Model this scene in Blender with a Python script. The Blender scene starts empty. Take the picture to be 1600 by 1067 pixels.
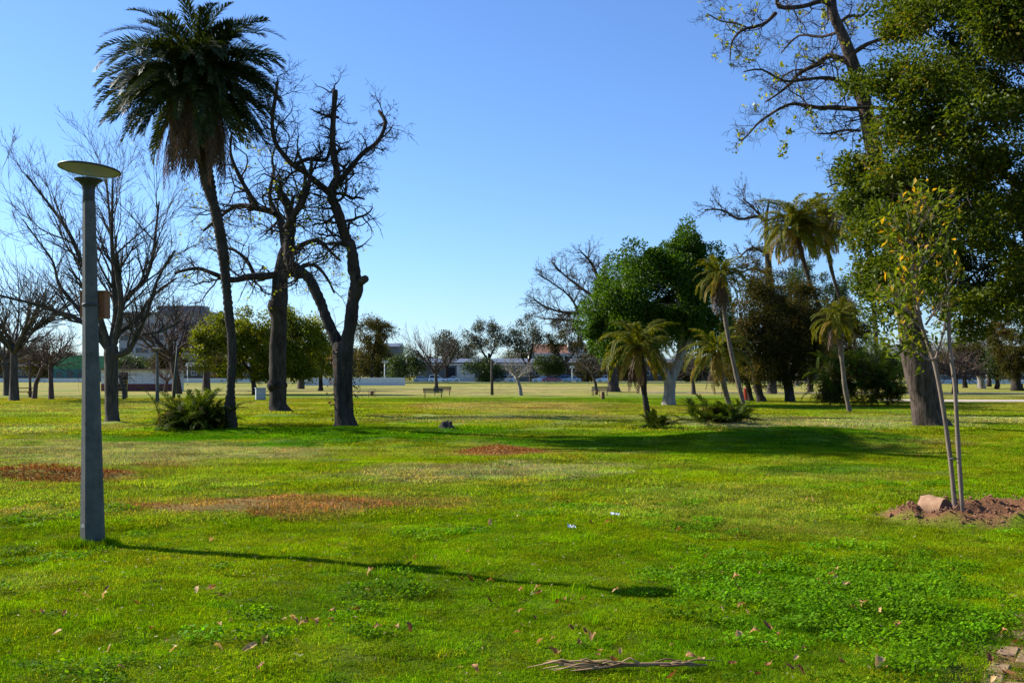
import bpy, math, random
import numpy as np
from mathutils import Vector, Matrix

# ------------------------------------------------------------------ camera, sky, sun, exposure
SC = bpy.context.scene
COL = SC.collection
FPX, HOR, EYE = 1634.0, 586.0, 1.65          # focal length in photo pixels, horizon row, eye height
cam_d = bpy.data.cameras.new('camera'); cam = bpy.data.objects.new('camera', cam_d); COL.objects.link(cam)
cam.location = (0, 0, EYE); cam.rotation_euler = (math.radians(90), 0, 0)
cam_d.sensor_width = 36.0; cam_d.lens = 36.0 * FPX / 1600.0
cam_d.shift_y = (HOR - 533.5) / 1600.0
cam_d.clip_start = 0.1; cam_d.clip_end = 20000
SC.camera = cam

SUN_EL = math.radians(32.5)
SUN_AZ = math.atan2(-0.9, 0.436)              # compass angle from +Y towards +X
W = bpy.data.worlds.new('World'); SC.world = W; W.use_nodes = True
nt = W.node_tree; bg = nt.nodes['Background']
sky = nt.nodes.new('ShaderNodeTexSky'); sky.sky_type = 'NISHITA'; sky.sun_disc = False
sky.sun_elevation = SUN_EL; sky.sun_rotation = SUN_AZ
sky.altitude = 0; sky.air_density = 1.0; sky.dust_density = 0.25; sky.ozone_density = 4.0
tint = nt.nodes.new('ShaderNodeMixRGB'); tint.blend_type = 'MULTIPLY'; tint.inputs[0].default_value = 1.0; tint.inputs[2].default_value = (0.64, 0.79, 1.03, 1)
nt.links.new(sky.outputs[0], tint.inputs[1]); nt.links.new(tint.outputs[0], bg.inputs[0]); bg.inputs[1].default_value = 0.097
sun_d = bpy.data.lights.new('sun', 'SUN'); sun_d.energy = 5.0; sun_d.angle = math.radians(0.53)
sun_d.color = (1.0, 0.95, 0.86)
sun = bpy.data.objects.new('sun', sun_d); COL.objects.link(sun)
sdir = Vector((math.sin(SUN_AZ) * math.cos(SUN_EL), math.cos(SUN_AZ) * math.cos(SUN_EL), math.sin(SUN_EL)))
sun.rotation_euler = sdir.to_track_quat('Z', 'Y').to_euler(); sun.location = sdir * 60
SC.view_settings.view_transform = 'Standard'; SC.view_settings.look = 'None'
SC.view_settings.exposure = 0.95; SC.view_settings.gamma = 1.0; SC.view_settings.use_curve_mapping = False
SC.cycles.max_bounces = 8; SC.cycles.transparent_max_bounces = 16
SC.cycles.use_denoising = True

# ------------------------------------------------------------------ helpers
rng = np.random.default_rng(7)
rnd = random.Random(11)

def at(px, py, D):
    """point that the photo shows at (px, py) if it stands D metres away"""
    return Vector(((px - 800.0) / FPX * D, D, EYE + (HOR - py) / FPX * D))

def dist(py): return FPX * EYE / (py - HOR)
def gxy(px, py):
    D = dist(py); return ((px - 800.0) / FPX * D, D)

def _hash(ix, iy, s):
    h = (ix * 374761393 + iy * 668265263 + s * 1442695041) & 0xffffffff
    h = ((h ^ (h >> 13)) * 1274126177) & 0xffffffff
    return ((h ^ (h >> 16)) & 0xffff) / 65535.0
def vnoise(x, y, s=0):
    x = np.asarray(x, float); y = np.asarray(y, float)
    ix = np.floor(x).astype(np.int64); iy = np.floor(y).astype(np.int64)
    fx = x - ix; fy = y - iy; fx = fx * fx * (3 - 2 * fx); fy = fy * fy * (3 - 2 * fy)
    a = _hash(ix, iy, s); b = _hash(ix + 1, iy, s); c = _hash(ix, iy + 1, s); d = _hash(ix + 1, iy + 1, s)
    return (a * (1 - fx) + b * fx) * (1 - fy) + (c * (1 - fx) + d * fx) * fy
def fbm(x, y, s=0, o=4):
    t = 0; a = 0.5; n = 0
    for i in range(o):
        t = t + a * vnoise(x * 2 ** i, y * 2 ** i, s + i * 17); n += a; a *= 0.5
    return t / n

class MB:
    """collects vertices and faces; build() links them as one mesh object"""
    def __init__(s): s.V = []; s.F = []; s.n = 0; s.A = []; s.M = []
    def add(s, V, F, var=None, mi=0):
        V = np.asarray(V, float).reshape(-1, 3); s.V.append(V)
        if isinstance(F, np.ndarray): Fs = [F]
        else:
            d = {}
            for f in F: d.setdefault(len(f), []).append(f)
            Fs = [np.array(v) for v in d.values()]
        for f in Fs: s.F.append((f + s.n, mi))
        if var is None: var = np.zeros(len(V))
        s.A.append(np.broadcast_to(np.asarray(var, float), (len(V),)))
        s.n += len(V)
    def box(s, c, size, rz=0.0, mi=0, taper=1.0):
        x, y, z = [k / 2 for k in size]
        P = np.array([[-x,-y,-z],[x,-y,-z],[x,y,-z],[-x,y,-z],[-x*taper,-y*taper,z],[x*taper,-y*taper,z],[x*taper,y*taper,z],[-x*taper,y*taper,z]])
        if rz:
            cr, sr = math.cos(rz), math.sin(rz)
            P = np.c_[P[:,0]*cr-P[:,1]*sr, P[:,0]*sr+P[:,1]*cr, P[:,2]]
        s.add(P + np.array(c), np.array([[0,3,2,1],[4,5,6,7],[0,1,5,4],[1,2,6,5],[2,3,7,6],[3,0,4,7]]), mi=mi)
    def tube(s, pts, rad, k=8, cap=True, var=None):
        P = np.array([list(p) for p in pts], float); R = np.asarray(rad, float); n = len(P)
        T = np.gradient(P, axis=0); T /= np.linalg.norm(T, axis=1)[:, None] + 1e-9
        ch = P[-1] - P[0]; ch = ch / (np.linalg.norm(ch) + 1e-9)
        ref = np.array([1, 0, 0.0]) if abs(ch[0]) < 0.7 else np.array([0, 1.0, 0])
        N = np.cross(T, ref); N /= np.linalg.norm(N, axis=1)[:, None] + 1e-9
        B = np.cross(T, N)
        a = np.arange(k) * 2 * math.pi / k
        V = P[:, None] + R[:, None, None] * (np.cos(a)[None, :, None] * N[:, None] + np.sin(a)[None, :, None] * B[:, None])
        i = np.arange(n - 1)[:, None] * k; j = np.arange(k)[None]; j2 = (j + 1) % k
        F = np.stack([i + j, i + j2, i + k + j2, i + k + j], -1).reshape(-1, 4)
        s.add(V.reshape(-1, 3), F, var)
        if cap:
            b = s.n - n * k
            s.F.append((np.array([list(range(b + k - 1, b - 1, -1))]), 0)); s.F.append((np.array([[b + (n - 1) * k + q for q in range(k)]]), 0))
    def lathe(s, prof, k=24, c=(0, 0, 0), cap=True):
        s.tube([(c[0], c[1], c[2] + z) for r, z in prof], [r for r, z in prof], k, cap) if False else s._lathe(prof, k, c, cap)
    def _lathe(s, prof, k, c, cap):
        a = np.arange(k) * 2 * math.pi / k
        V = np.array([[c[0] + r * math.cos(t), c[1] + r * math.sin(t), c[2] + z] for r, z in prof for t in a])
        n = len(prof); i = np.arange(n - 1)[:, None] * k; j = np.arange(k)[None]; j2 = (j + 1) % k
        F = np.stack([i + j, i + j2, i + k + j2, i + k + j], -1).reshape(-1, 4); b = s.n
        s.add(V, F)
        if cap:
            s.F.append((np.array([list(range(b + k - 1, b - 1, -1))]), 0)); s.F.append((np.array([[b + (n - 1) * k + q for q in range(k)]]), 0))
    def mesh(s, name, mats, smooth=True):
        V = np.concatenate(s.V); me = bpy.data.meshes.new(name)
        me.vertices.add(len(V)); me.vertices.foreach_set('co', V.ravel())
        L = np.concatenate([f.ravel() for f, m in s.F]); cnt = np.concatenate([np.full(len(f), f.shape[1]) for f, m in s.F])
        mi = np.concatenate([np.full(len(f), m) for f, m in s.F])
        me.loops.add(len(L)); me.loops.foreach_set('vertex_index', L.astype(np.int32))
        me.polygons.add(len(cnt)); st = np.concatenate([[0], np.cumsum(cnt)[:-1]])
        me.polygons.foreach_set('loop_start', st.astype(np.int32))
        me.polygons.foreach_set('material_index', mi.astype(np.int32))
        me.polygons.foreach_set('use_smooth', np.full(len(cnt), smooth))
        a = me.attributes.new('var', 'FLOAT', 'POINT'); a.data.foreach_set('value', np.concatenate(s.A).astype(np.float32))
        for m in (mats if isinstance(mats, (list, tuple)) else [mats]): me.materials.append(m)
        me.update(calc_edges=True)
        return me
    def build(s, name, mats, parent=None, smooth=True, loc=None):
        o = bpy.data.objects.new(name, s.mesh(name, mats, smooth)); COL.objects.link(o)
        if parent: o.parent = parent
        if loc is not None: o.location = loc
        return o

def thing(name, label, cat, loc=(0, 0, 0), rz=0.0, group=None):
    o = bpy.data.objects.new(name, None); COL.objects.link(o); o.empty_display_size = 0.3
    o.location = loc; o.rotation_euler = (0, 0, rz); tag(o, label, cat, group); return o
def tag(o, label=None, cat=None, group=None, kind=None):
    if label: o['label'] = label
    if cat: o['category'] = cat
    if group: o['group'] = group
    if kind: o['kind'] = kind
    return o
def inst(name, me, parent=None, loc=(0, 0, 0), rot=(0, 0, 0), sc=1.0):
    o = bpy.data.objects.new(name, me); COL.objects.link(o); o.location = loc; o.rotation_euler = rot
    o.scale = (sc, sc, sc) if not isinstance(sc, tuple) else sc
    if parent: o.parent = parent
    return o
def copy_tree(o, parent=None):
    c = o.copy(); COL.objects.link(c); c.parent = parent
    for ch in o.children: copy_tree(ch, c)
    return c

# ------------------------------------------------------------------ materials
def newmat(name):
    m = bpy.data.materials.new(name); m.use_nodes = True; return m, m.node_tree, m.node_tree.nodes['Principled BSDF']
def N(nt, typ, **kw):
    n = nt.nodes.new(typ)
    for k, v in kw.items(): setattr(n, k, v)
    return n
def c4(c): return (c[0], c[1], c[2], 1.0)
def noise(nt, scale, detail=4, rough=0.6, vec=None):
    n = N(nt, 'ShaderNodeTexNoise'); n.inputs['Scale'].default_value = scale; n.inputs['Detail'].default_value = detail; n.inputs['Roughness'].default_value = rough
    if vec: nt.links.new(vec, n.inputs['Vector'])
    return n
def ramp(nt, fac, stops):
    r = N(nt, 'ShaderNodeValToRGB'); e = r.color_ramp.elements
    while len(e) < len(stops): e.new(0.5)
    for i, (p, c) in enumerate(stops): e[i].position = p; e[i].color = c4(c)
    nt.links.new(fac, r.inputs[0]); return r.outputs[0]
def bump(nt, p, h, strength, distance):
    b = N(nt, 'ShaderNodeBump'); b.inputs['Strength'].default_value = strength; b.inputs['Distance'].default_value = distance
    nt.links.new(h, b.inputs['Height']); nt.links.new(b.outputs[0], p.inputs['Normal']); return b
def objco(nt):
    t = N(nt, 'ShaderNodeTexCoord'); return t.outputs['Object']
def surf(name, c1, c2, scale=6, rough=0.8, bmp=0.3, bd=0.01, metallic=0.0, stretch=None):
    m, nt, p = newmat(name); v = objco(nt)
    if stretch:
        mp = N(nt, 'ShaderNodeMapping'); mp.inputs['Scale'].default_value = stretch; nt.links.new(v, mp.inputs[0]); v = mp.outputs[0]
    n = noise(nt, scale, 6, 0.65, v)
    nt.links.new(ramp(nt, n.outputs['Fac'], [(0.3, c1), (0.7, c2)]), p.inputs['Base Color'])
    p.inputs['Roughness'].default_value = rough; p.inputs['Metallic'].default_value = metallic
    if bmp: bump(nt, p, n.outputs['Fac'], bmp, bd)
    return m
def bark(name, c1, c2, scale=9, bd=0.03, patches=None):
    m, nt, p = newmat(name); v = objco(nt)
    mp = N(nt, 'ShaderNodeMapping'); mp.inputs['Scale'].default_value = (1, 1, 0.22); nt.links.new(v, mp.inputs[0])
    n = noise(nt, scale, 8, 0.7, mp.outputs[0]); n2 = noise(nt, 1.3, 4, 0.6, v)
    a = ramp(nt, n.outputs['Fac'], [(0.32, c1), (0.68, c2)])
    mx = N(nt, 'ShaderNodeMixRGB', blend_type='MULTIPLY'); mx.inputs[0].default_value = 0.7
    nt.links.new(a, mx.inputs[1]); nt.links.new(ramp(nt, n2.outputs['Fac'], [(0.3, (0.55, 0.55, 0.55)), (0.7, (1.2, 1.15, 1.1))]), mx.inputs[2])
    nt.links.new(mx.outputs[0], p.inputs['Base Color']); p.inputs['Roughness'].default_value = 0.95
    p.inputs['Specular IOR Level'].default_value = 0.2
    bump(nt, p, n.outputs['Fac'], 0.8, bd); return m
def leafmat(name, c1, c2, c3=None, transl=0.4, rough=0.45, tip=0.93, inst_attr=None, tcol=None, spec=0.35):
    """leaf with light passing through; 'var' on the mesh shifts its own colour leaf by leaf"""
    m, nt, p = newmat(name)
    a = N(nt, 'ShaderNodeAttribute', attribute_name='var')
    st = [(0.0, c1), (tip - 0.08, c2)] + ([(tip, c3), (1.0, c3)] if c3 else [])
    col = ramp(nt, a.outputs['Fac'], st)
    if inst_attr:
        b = N(nt, 'ShaderNodeAttribute', attribute_name=inst_attr, attribute_type='INSTANCER')
        mx = N(nt, 'ShaderNodeMixRGB', blend_type='MULTIPLY'); mx.inputs[0].default_value = 1.0
        nt.links.new(col, mx.inputs[1]); nt.links.new(b.outputs['Color'], mx.inputs[2]); col = mx.outputs[0]
    nt.links.new(col, p.inputs['Base Color']); p.inputs['Roughness'].default_value = rough
    p.inputs['Specular IOR Level'].default_value = spec
    t = N(nt, 'ShaderNodeBsdfTranslucent'); g = N(nt, 'ShaderNodeMixRGB', blend_type='MULTIPLY'); g.inputs[0].default_value = 1.0
    nt.links.new(col, g.inputs[1]); g.inputs[2].default_value = c4(tcol or (1.5, 1.4, 0.5)); nt.links.new(g.outputs[0], t.inputs[0])
    ms = N(nt, 'ShaderNodeMixShader'); ms.inputs[0].default_value = transl
    nt.links.new(p.outputs[0], ms.inputs[1]); nt.links.new(t.outputs[0], ms.inputs[2])
    nt.links.new(ms.outputs[0], nt.nodes['Material Output'].inputs[0]); return m

M = {}
M['bark_dark'] = bark('bark_dark', (0.012, 0.009, 0.007), (0.085, 0.066, 0.052), 8, 0.07)
M['bark_grey'] = bark('bark_grey', (0.032, 0.027, 0.022), (0.115, 0.095, 0.08))
M['bark_oak'] = bark('bark_oak', (0.022, 0.016, 0.012), (0.17, 0.125, 0.10), 11, 0.10)
M['bark_pale'] = bark('bark_pale', (0.17, 0.15, 0.125), (0.40, 0.36, 0.31), 5, 0.015)
M['bark_red'] = bark('bark_red', (0.05, 0.034, 0.028), (0.14, 0.098, 0.082))
M['bark_palm'] = bark('bark_palm', (0.022, 0.017, 0.013), (0.085, 0.066, 0.05), 12, 0.04)
M['bark_palm_pale'] = bark('bark_palm_pale', (0.09, 0.07, 0.052), (0.23, 0.19, 0.145), 12, 0.02)
M['bark_sapling'] = bark('bark_sapling', (0.16, 0.12, 0.09), (0.30, 0.235, 0.18), 30, 0.004)
M['leaf_oak'] = leafmat('leaf_oak', (0.024, 0.052, 0.004), (0.105, 0.135, 0.008), (0.20, 0.14, 0.012), 0.44, 0.5, 0.965, spec=0.22)
M['leaf_fig'] = leafmat('leaf_fig', (0.014, 0.042, 0.004), (0.072, 0.145, 0.007), None, 0.45, 0.5, spec=0.25)
M['leaf_yellowgreen'] = leafmat('leaf_yellowgreen', (0.065, 0.095, 0.006), (0.175, 0.195, 0.010), (0.26, 0.20, 0.014), 0.48, 0.5, 0.96, spec=0.2)
M['leaf_euc'] = leafmat('leaf_euc', (0.025, 0.032, 0.018), (0.075, 0.085, 0.045), (0.12, 0.09, 0.05), 0.35, 0.5, 0.95, tcol=(1.3, 1.2, 0.8))
M['leaf_dark'] = leafmat('leaf_dark', (0.020, 0.024, 0.006), (0.078, 0.072, 0.017), (0.14, 0.075, 0.028), 0.40, 0.65, 0.9, spec=0.1)
M['leaf_hedge'] = leafmat('leaf_hedge', (0.016, 0.035, 0.008), (0.06, 0.095, 0.016), None, 0.35, 0.5)
M['leaf_sapling'] = leafmat('leaf_sapling', (0.05, 0.085, 0.008), (0.16, 0.20, 0.015), (0.48, 0.27, 0.02), 0.48, 0.55, 0.945, spec=0.12)
M['leaf_spring'] = leafmat('leaf_spring', (0.14, 0.19, 0.012), (0.30, 0.30, 0.03), None, 0.5, 0.4)
M['leaf_rust'] = leafmat('leaf_rust', (0.07, 0.04, 0.022), (0.15, 0.08, 0.035), None, 0.35, 0.6)
M['frond_dark'] = leafmat('frond_dark', (0.013, 0.026, 0.007), (0.052, 0.068, 0.013), (0.16, 0.125, 0.04), 0.30, 0.5, 0.97, spec=0.25)
M['frond_green'] = leafmat('frond_green', (0.045, 0.068, 0.006), (0.165, 0.165, 0.013), (0.32, 0.21, 0.03), 0.45, 0.6, 0.92, spec=0.12)
M['frond_yellow'] = leafmat('frond_yellow', (0.14, 0.11, 0.013), (0.30, 0.21, 0.03), (0.32, 0.19, 0.05), 0.45, 0.6, 0.93, spec=0.12)
M['frond_bush'] = leafmat('frond_bush', (0.022, 0.045, 0.004), (0.085, 0.12, 0.008), None, 0.42, 0.65, spec=0.08)
M['frond_dead'] = leafmat('frond_dead', (0.05, 0.03, 0.018), (0.17, 0.105, 0.06), None, 0.25, 0.8, tcol=(1.2, 1.0, 0.7))
# ------------------------------------------------------------------ ground
# soft patches of the lawn: (photo x, y, half width, half height) of the patch -> ground ellipse, colour, strength
def blob(px, py, rx, ry):
    x, y = gxy(px, py); ya = dist(py - ry); yb = dist(py + ry)
    return (x, (ya + yb) / 2, rx / FPX * y, (ya - yb) / 2)
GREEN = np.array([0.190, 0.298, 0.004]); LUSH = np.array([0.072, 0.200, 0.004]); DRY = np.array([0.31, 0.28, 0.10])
FROST = np.array([0.27, 0.285, 0.12]); SOIL = np.array([0.27, 0.145, 0.055]); STRAW = np.array([0.33, 0.255, 0.10])
MID = np.array([0.205, 0.265, 0.010]); FAR = np.array([0.29, 0.265, 0.055])
PATCH = [
    (blob(200, 706, 330, 26), FROST, 0.95), (blob(120, 640, 260, 14), FROST, 0.4), (blob(60, 670, 140, 10), FROST, 0.5),
    (blob(800, 735, 190, 9), FROST, 0.95), (blob(940, 729, 60, 5), FROST, 0.8), (blob(560, 742, 120, 4), DRY, 0.55),
    (blob(800, 634, 190, 9), DRY, 0.85), (blob(830, 654, 280, 7), FROST, 0.75), (blob(600, 606, 400, 3), DRY, 0.5),
    (blob(1280, 664, 230, 9), FROST, 0.9), (blob(1540, 655, 120, 9), FROST, 0.7), (blob(1200, 652, 180, 5), FROST, 0.55),
    (blob(390, 789, 235, 14), SOIL, 0.8), (blob(560, 778, 170, 9), SOIL, 0.5), (blob(60, 795, 70, 9), STRAW, 0.5),
    (blob(620, 745, 110, 4), DRY, 0.6), (blob(980, 707, 60, 3), DRY, 0.6), (blob(1430, 692, 80, 2.5), STRAW, 0.6),
    (blob(110, 743, 130, 10), SOIL, 0.75), (blob(260, 728, 60, 5), SOIL, 0.5), (blob(780, 702, 80, 7), SOIL, 0.85), (blob(1232, 677, 25, 4), SOIL, 0.9),
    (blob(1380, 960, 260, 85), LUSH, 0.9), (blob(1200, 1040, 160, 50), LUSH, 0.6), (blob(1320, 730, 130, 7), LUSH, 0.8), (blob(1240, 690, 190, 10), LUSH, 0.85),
    (blob(560, 682, 280, 11), LUSH, 0.95), (blob(940, 688, 160, 8), LUSH, 0.8), (blob(790, 672, 170, 5), LUSH, 0.6), (blob(770, 625, 290, 4), LUSH, 0.65), (blob(1060, 625, 130, 9), LUSH, 0.5),  # first patch: lush grass plus the trees' shade, both put into the colour
    (blob(340, 680, 150, 10), LUSH, 0.9), (blob(1100, 680, 160, 7), LUSH, 0.7), (blob(1060, 715, 90, 5), LUSH, 0.6), (blob(460, 618, 60, 4), LUSH, 0.5),  # first patch, palm foot: lush green deepened with painted shade
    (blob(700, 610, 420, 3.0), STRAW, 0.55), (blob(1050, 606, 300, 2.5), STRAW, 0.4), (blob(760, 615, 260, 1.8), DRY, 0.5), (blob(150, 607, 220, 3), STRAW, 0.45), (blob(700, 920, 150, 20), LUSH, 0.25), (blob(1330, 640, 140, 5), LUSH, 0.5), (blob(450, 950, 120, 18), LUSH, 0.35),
]
def lawn(x, y):
    x = np.asarray(x, float); y = np.asarray(y, float)
    d = np.hypot(x, y)
    wx = x + (fbm(x * 0.8, y * 0.8, 3) - 0.5) * 1.6; wy = y + (fbm(x * 0.8, y * 0.8, 9) - 0.5) * 1.6
    t = np.clip((d - 13) / 20, 0, 1)[:, None]; t2 = np.clip((d - 45) / 60, 0, 1)[:, None]
    c = (GREEN * (1 - t) + MID * t) * (1 - t2) + FAR * t2
    n = fbm(x * 0.35, y * 0.35, 21, 5)
    k = np.clip((n - 0.50) * 6, 0, 1)[:, None] * 0.26; c = c * (1 - k) + DRY * k * 0.9
    n5 = fbm(x * 1.3, y * 1.3, 23, 4); k = np.clip((n5 - 0.55) * 7, 0, 1)[:, None] * 0.22; c = c * (1 - k) + np.array([0.22, 0.19, 0.02]) * k
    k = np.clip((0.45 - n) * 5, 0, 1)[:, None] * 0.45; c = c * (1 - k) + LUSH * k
    wob = (fbm(x * 2.2, y * 2.2, 31) - 0.5) * 0.9 + (fbm(x * 0.6, y * 0.9, 33, 3) - 0.5) * 1.1
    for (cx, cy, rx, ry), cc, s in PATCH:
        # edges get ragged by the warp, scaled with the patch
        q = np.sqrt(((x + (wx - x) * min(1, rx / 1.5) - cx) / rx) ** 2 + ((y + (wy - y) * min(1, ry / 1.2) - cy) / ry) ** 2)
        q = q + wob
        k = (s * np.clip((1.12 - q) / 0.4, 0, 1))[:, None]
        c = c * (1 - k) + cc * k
    c = c * (0.72 + 0.56 * fbm(x * 1.7, y * 1.7, 41, 3))[:, None]
    return c
def grassiness(x, y):
    """1 where grass grows, 0 on bare soil, bricks and gravel"""
    x = np.asarray(x, float); y = np.asarray(y, float); g = np.ones_like(x); wb = (fbm(x * 2, y * 2, 51) - 0.5) * 0.8
    for (cx, cy, rx, ry), cc, s in PATCH:
        if cc is SOIL:
            q = np.sqrt(((x - cx) / rx) ** 2 + ((y - cy) / ry) ** 2) + wb
            g = np.minimum(g, 1 - s * np.clip((1.1 - q) / 0.5, 0, 1))
    g = np.minimum(g, np.clip((np.hypot((x - SAP[0] - .42) / 1.16, (y - SAP[1] - .1) / 0.66) - 0.95) * 4, 0, 1))
    g = np.minimum(g, np.clip(0.5 - (brick_side(x, y) - 0.04 + (fbm(x * 3, y * 3, 5) - .5) * 0.9) * 3.5, 0.0, 1) + 0.9 * (fbm(x * 5, y * 5, 6, 3) > 0.52))
    g = np.minimum(g, np.clip(np.abs(y - 66.5) - 3.6, 0, 1) * (x > 24) + (x <= 24))
    return g
SAP = gxy(1496, 816)
BP0 = np.array(gxy(1485, 1067)); BPD = np.array([1.45, 2.35]); BPD = BPD / np.linalg.norm(BPD)
def brick_side(x, y):
    """signed distance to the edge of the brick path, positive on the path"""
    return (x - BP0[0]) * BPD[1] - (y - BP0[1]) * BPD[0]

MOUND = []
def mound(px, py, h, r, ry=None):
    x, y = gxy(px, py); MOUND.append((x, y, h, r, ry or r))
mound(345, 676, 0.12, 1.3); mound(540, 676, 0.16, 0.9); mound(436, 650, 0.13, 0.9); mound(1455, 676, 0.15, 1.0); mound(175, 661, 0.1, 0.7)
mound(1250, 690, 0.38, 2.6, 1.0); mound(780, 703, 0.07, 0.9, 0.7); mound(70, 744, 0.10, 1.1, 0.35); mound(1328, 646, 0.1, 1.0); mound(1120, 662, 0.12, 1.5)
mound(1330, 732, 0.07, 1.6, 0.5); mound(146, 846, 0.03, 0.35); mound(600, 688, 0.16, 3, 0.8); mound(940, 720, 0.10, 2.2, 0.7); mound(480, 765, -0.08, 3.0, 0.9)
def gz(x, y):
    x = np.asarray(x, float); y = np.asarray(y, float); d = np.hypot(x, y)
    f = np.clip((70 - d) / 30, 0, 1)
    z = ((fbm(x * 0.22, y * 0.22, 61, 2) - 0.5) * 0.20 + (fbm(x * 1.1, y * 1.1, 62, 3) - 0.5) * 0.08) * f
    for mx, my, h, rx, ry in MOUND: z = z + h * np.exp(-((x - mx) / rx) ** 2 - ((y - my) / ry) ** 2)
    # worn hollow and raised rim round the sapling
    q = np.hypot((x - SAP[0] - .42) / 1.16, (y - SAP[1] - .1) / 0.66)
    cl = (fbm(x * 5, y * 5, 71, 4) - 0.35)
    z = z + np.exp(-((q - 0.8) / 0.26) ** 2) * 0.19 * np.clip(0.55 + cl * 1.8, 0.2, 1.6) + np.clip(1.15 - q, 0, 1) * (fbm(x * 14, y * 14, 72, 3) - 0.5) * 0.10
    b = np.clip((brick_side(x, y) + 0.1) * 6, 0, 1) * (d < 30)
    return z * (1 - b) + b * (-0.036)
def gz1(x, y): return float(gz(np.array([x]), np.array([y]))[0])
def onground(px, py):
    x, y = gxy(px, py); return Vector((x, y, gz1(x, y)))

def axis(lo, hi, step, g, far):
    a = list(np.arange(lo, hi, step)); s = step
    while a[-1] < far: s *= g; a.append(a[-1] + s)
    s = step; b = [lo]
    while b[-1] > -far: s *= g; b.append(b[-1] - s)
    return np.array(b[:0:-1] + a)
def build_ground():
    xs = axis(-6.5, 7.0, 0.12, 1.08, 3500); ys = axis(4.2, 18, 0.12, 1.05, 3500)
    X, Y = np.meshgrid(xs, ys); x = X.ravel(); y = Y.ravel()
    V = np.c_[x, y, gz(x, y)]; nx, ny = len(xs), len(ys)
    i = np.arange(ny - 1)[:, None] * nx; j = np.arange(nx - 1)[None]
    F = np.stack([i + j, i + j + 1, i + nx + j + 1, i + nx + j], -1).reshape(-1, 4)
    mb = MB(); mb.add(V, F)
    m, nt, p = newmat('lawn_ground')
    a = N(nt, 'ShaderNodeAttribute', attribute_name='lawn'); g = N(nt, 'ShaderNodeAttribute', attribute_name='soil')
    geo = N(nt, 'ShaderNodeNewGeometry'); pos = geo.outputs['Position']
    n1 = noise(nt, 26, 5, 0.75, pos); n2 = noise(nt, 3.2, 5, 0.65, pos); n3 = noise(nt, 0.16, 5, 0.7, pos)
    def mul(a_, b_, f=1.0, bt='MULTIPLY'):
        x_ = N(nt, 'ShaderNodeMixRGB', blend_type=bt); x_.inputs[0].default_value = f
        nt.links.new(a_, x_.inputs[1]); nt.links.new(b_, x_.inputs[2]); return x_.outputs[0]
    c = mul(a.outputs['Color'], ramp(nt, n1.outputs['Fac'], [(0.28, (0.45, 0.5, 0.5)), (0.72, (1.4, 1.35, 1.3))]))
    c = mul(c, ramp(nt, n2.outputs['Fac'], [(0.3, (0.78, 0.82, 0.8)), (0.7, (1.2, 1.14, 1.1))]))
    c = mul(c, ramp(nt, n3.outputs['Fac'], [(0.36, (0.72, 0.86, 0.6)), (0.64, (1.22, 1.08, 1.3))]))
    mp = N(nt, 'ShaderNodeMapping'); mp.inputs['Scale'].default_value = (0.015, 0.07, 0); nt.links.new(pos, mp.inputs[0]); n4 = noise(nt, 1.0, 4, 0.6, mp.outputs[0])     # mown bands
    c = mul(c, ramp(nt, n4.outputs['Fac'], [(0.38, (0.74, 0.88, 0.55)), (0.62, (1.2, 1.06, 1.35))]))
    soil = ramp(nt, n1.outputs['Fac'], [(0.25, (0.13, 0.058, 0.026)), (0.75, (0.30, 0.145, 0.07))])
    mx = N(nt, 'ShaderNodeMixRGB'); nt.links.new(g.outputs['Fac'], mx.inputs[0]); nt.links.new(c, mx.inputs[1]); nt.links.new(soil, mx.inputs[2])
    nt.links.new(mx.outputs[0], p.inputs['Base Color']); p.inputs['Roughness'].default_value = 1.0; p.inputs['Specular IOR Level'].default_value = 0.1
    ad = N(nt, 'ShaderNodeMath', operation='ADD'); nt.links.new(n1.outputs['Fac'], ad.inputs[0]); nt.links.new(n2.outputs['Fac'], ad.inputs[1])
    bump(nt, p, ad.outputs[0], 0.9, 0.035)
    o = mb.build('ground', m); tag(o, kind='structure'); me = o.data
    th = (0.65 * np.clip((30 - np.hypot(x, y)) / 16, 0, 1) * (grassiness(x, y) > 0.3))[:, None]     # brown thatch shows between the near blades
    ca = me.attributes.new('lawn', 'FLOAT_COLOR', 'POINT')
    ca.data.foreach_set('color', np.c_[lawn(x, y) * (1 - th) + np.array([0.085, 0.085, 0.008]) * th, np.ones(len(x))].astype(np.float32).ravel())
    q = np.hypot((x - SAP[0] - .42) / 1.16, (y - SAP[1] - .1) / 0.66) + (fbm(x * 4, y * 4, 81) - 0.5) * 0.35
    s = np.clip((1.08 - q) * 6, 0, 1); s = np.maximum(s, np.clip(brick_side(x, y) * 5 + 0.2, 0, 1) * (np.hypot(x, y) < 30) * 0.9)
    sa = me.attributes.new('soil', 'FLOAT', 'POINT'); sa.data.foreach_set('value', s.astype(np.float32))
    return o
ground = build_ground()

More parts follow.
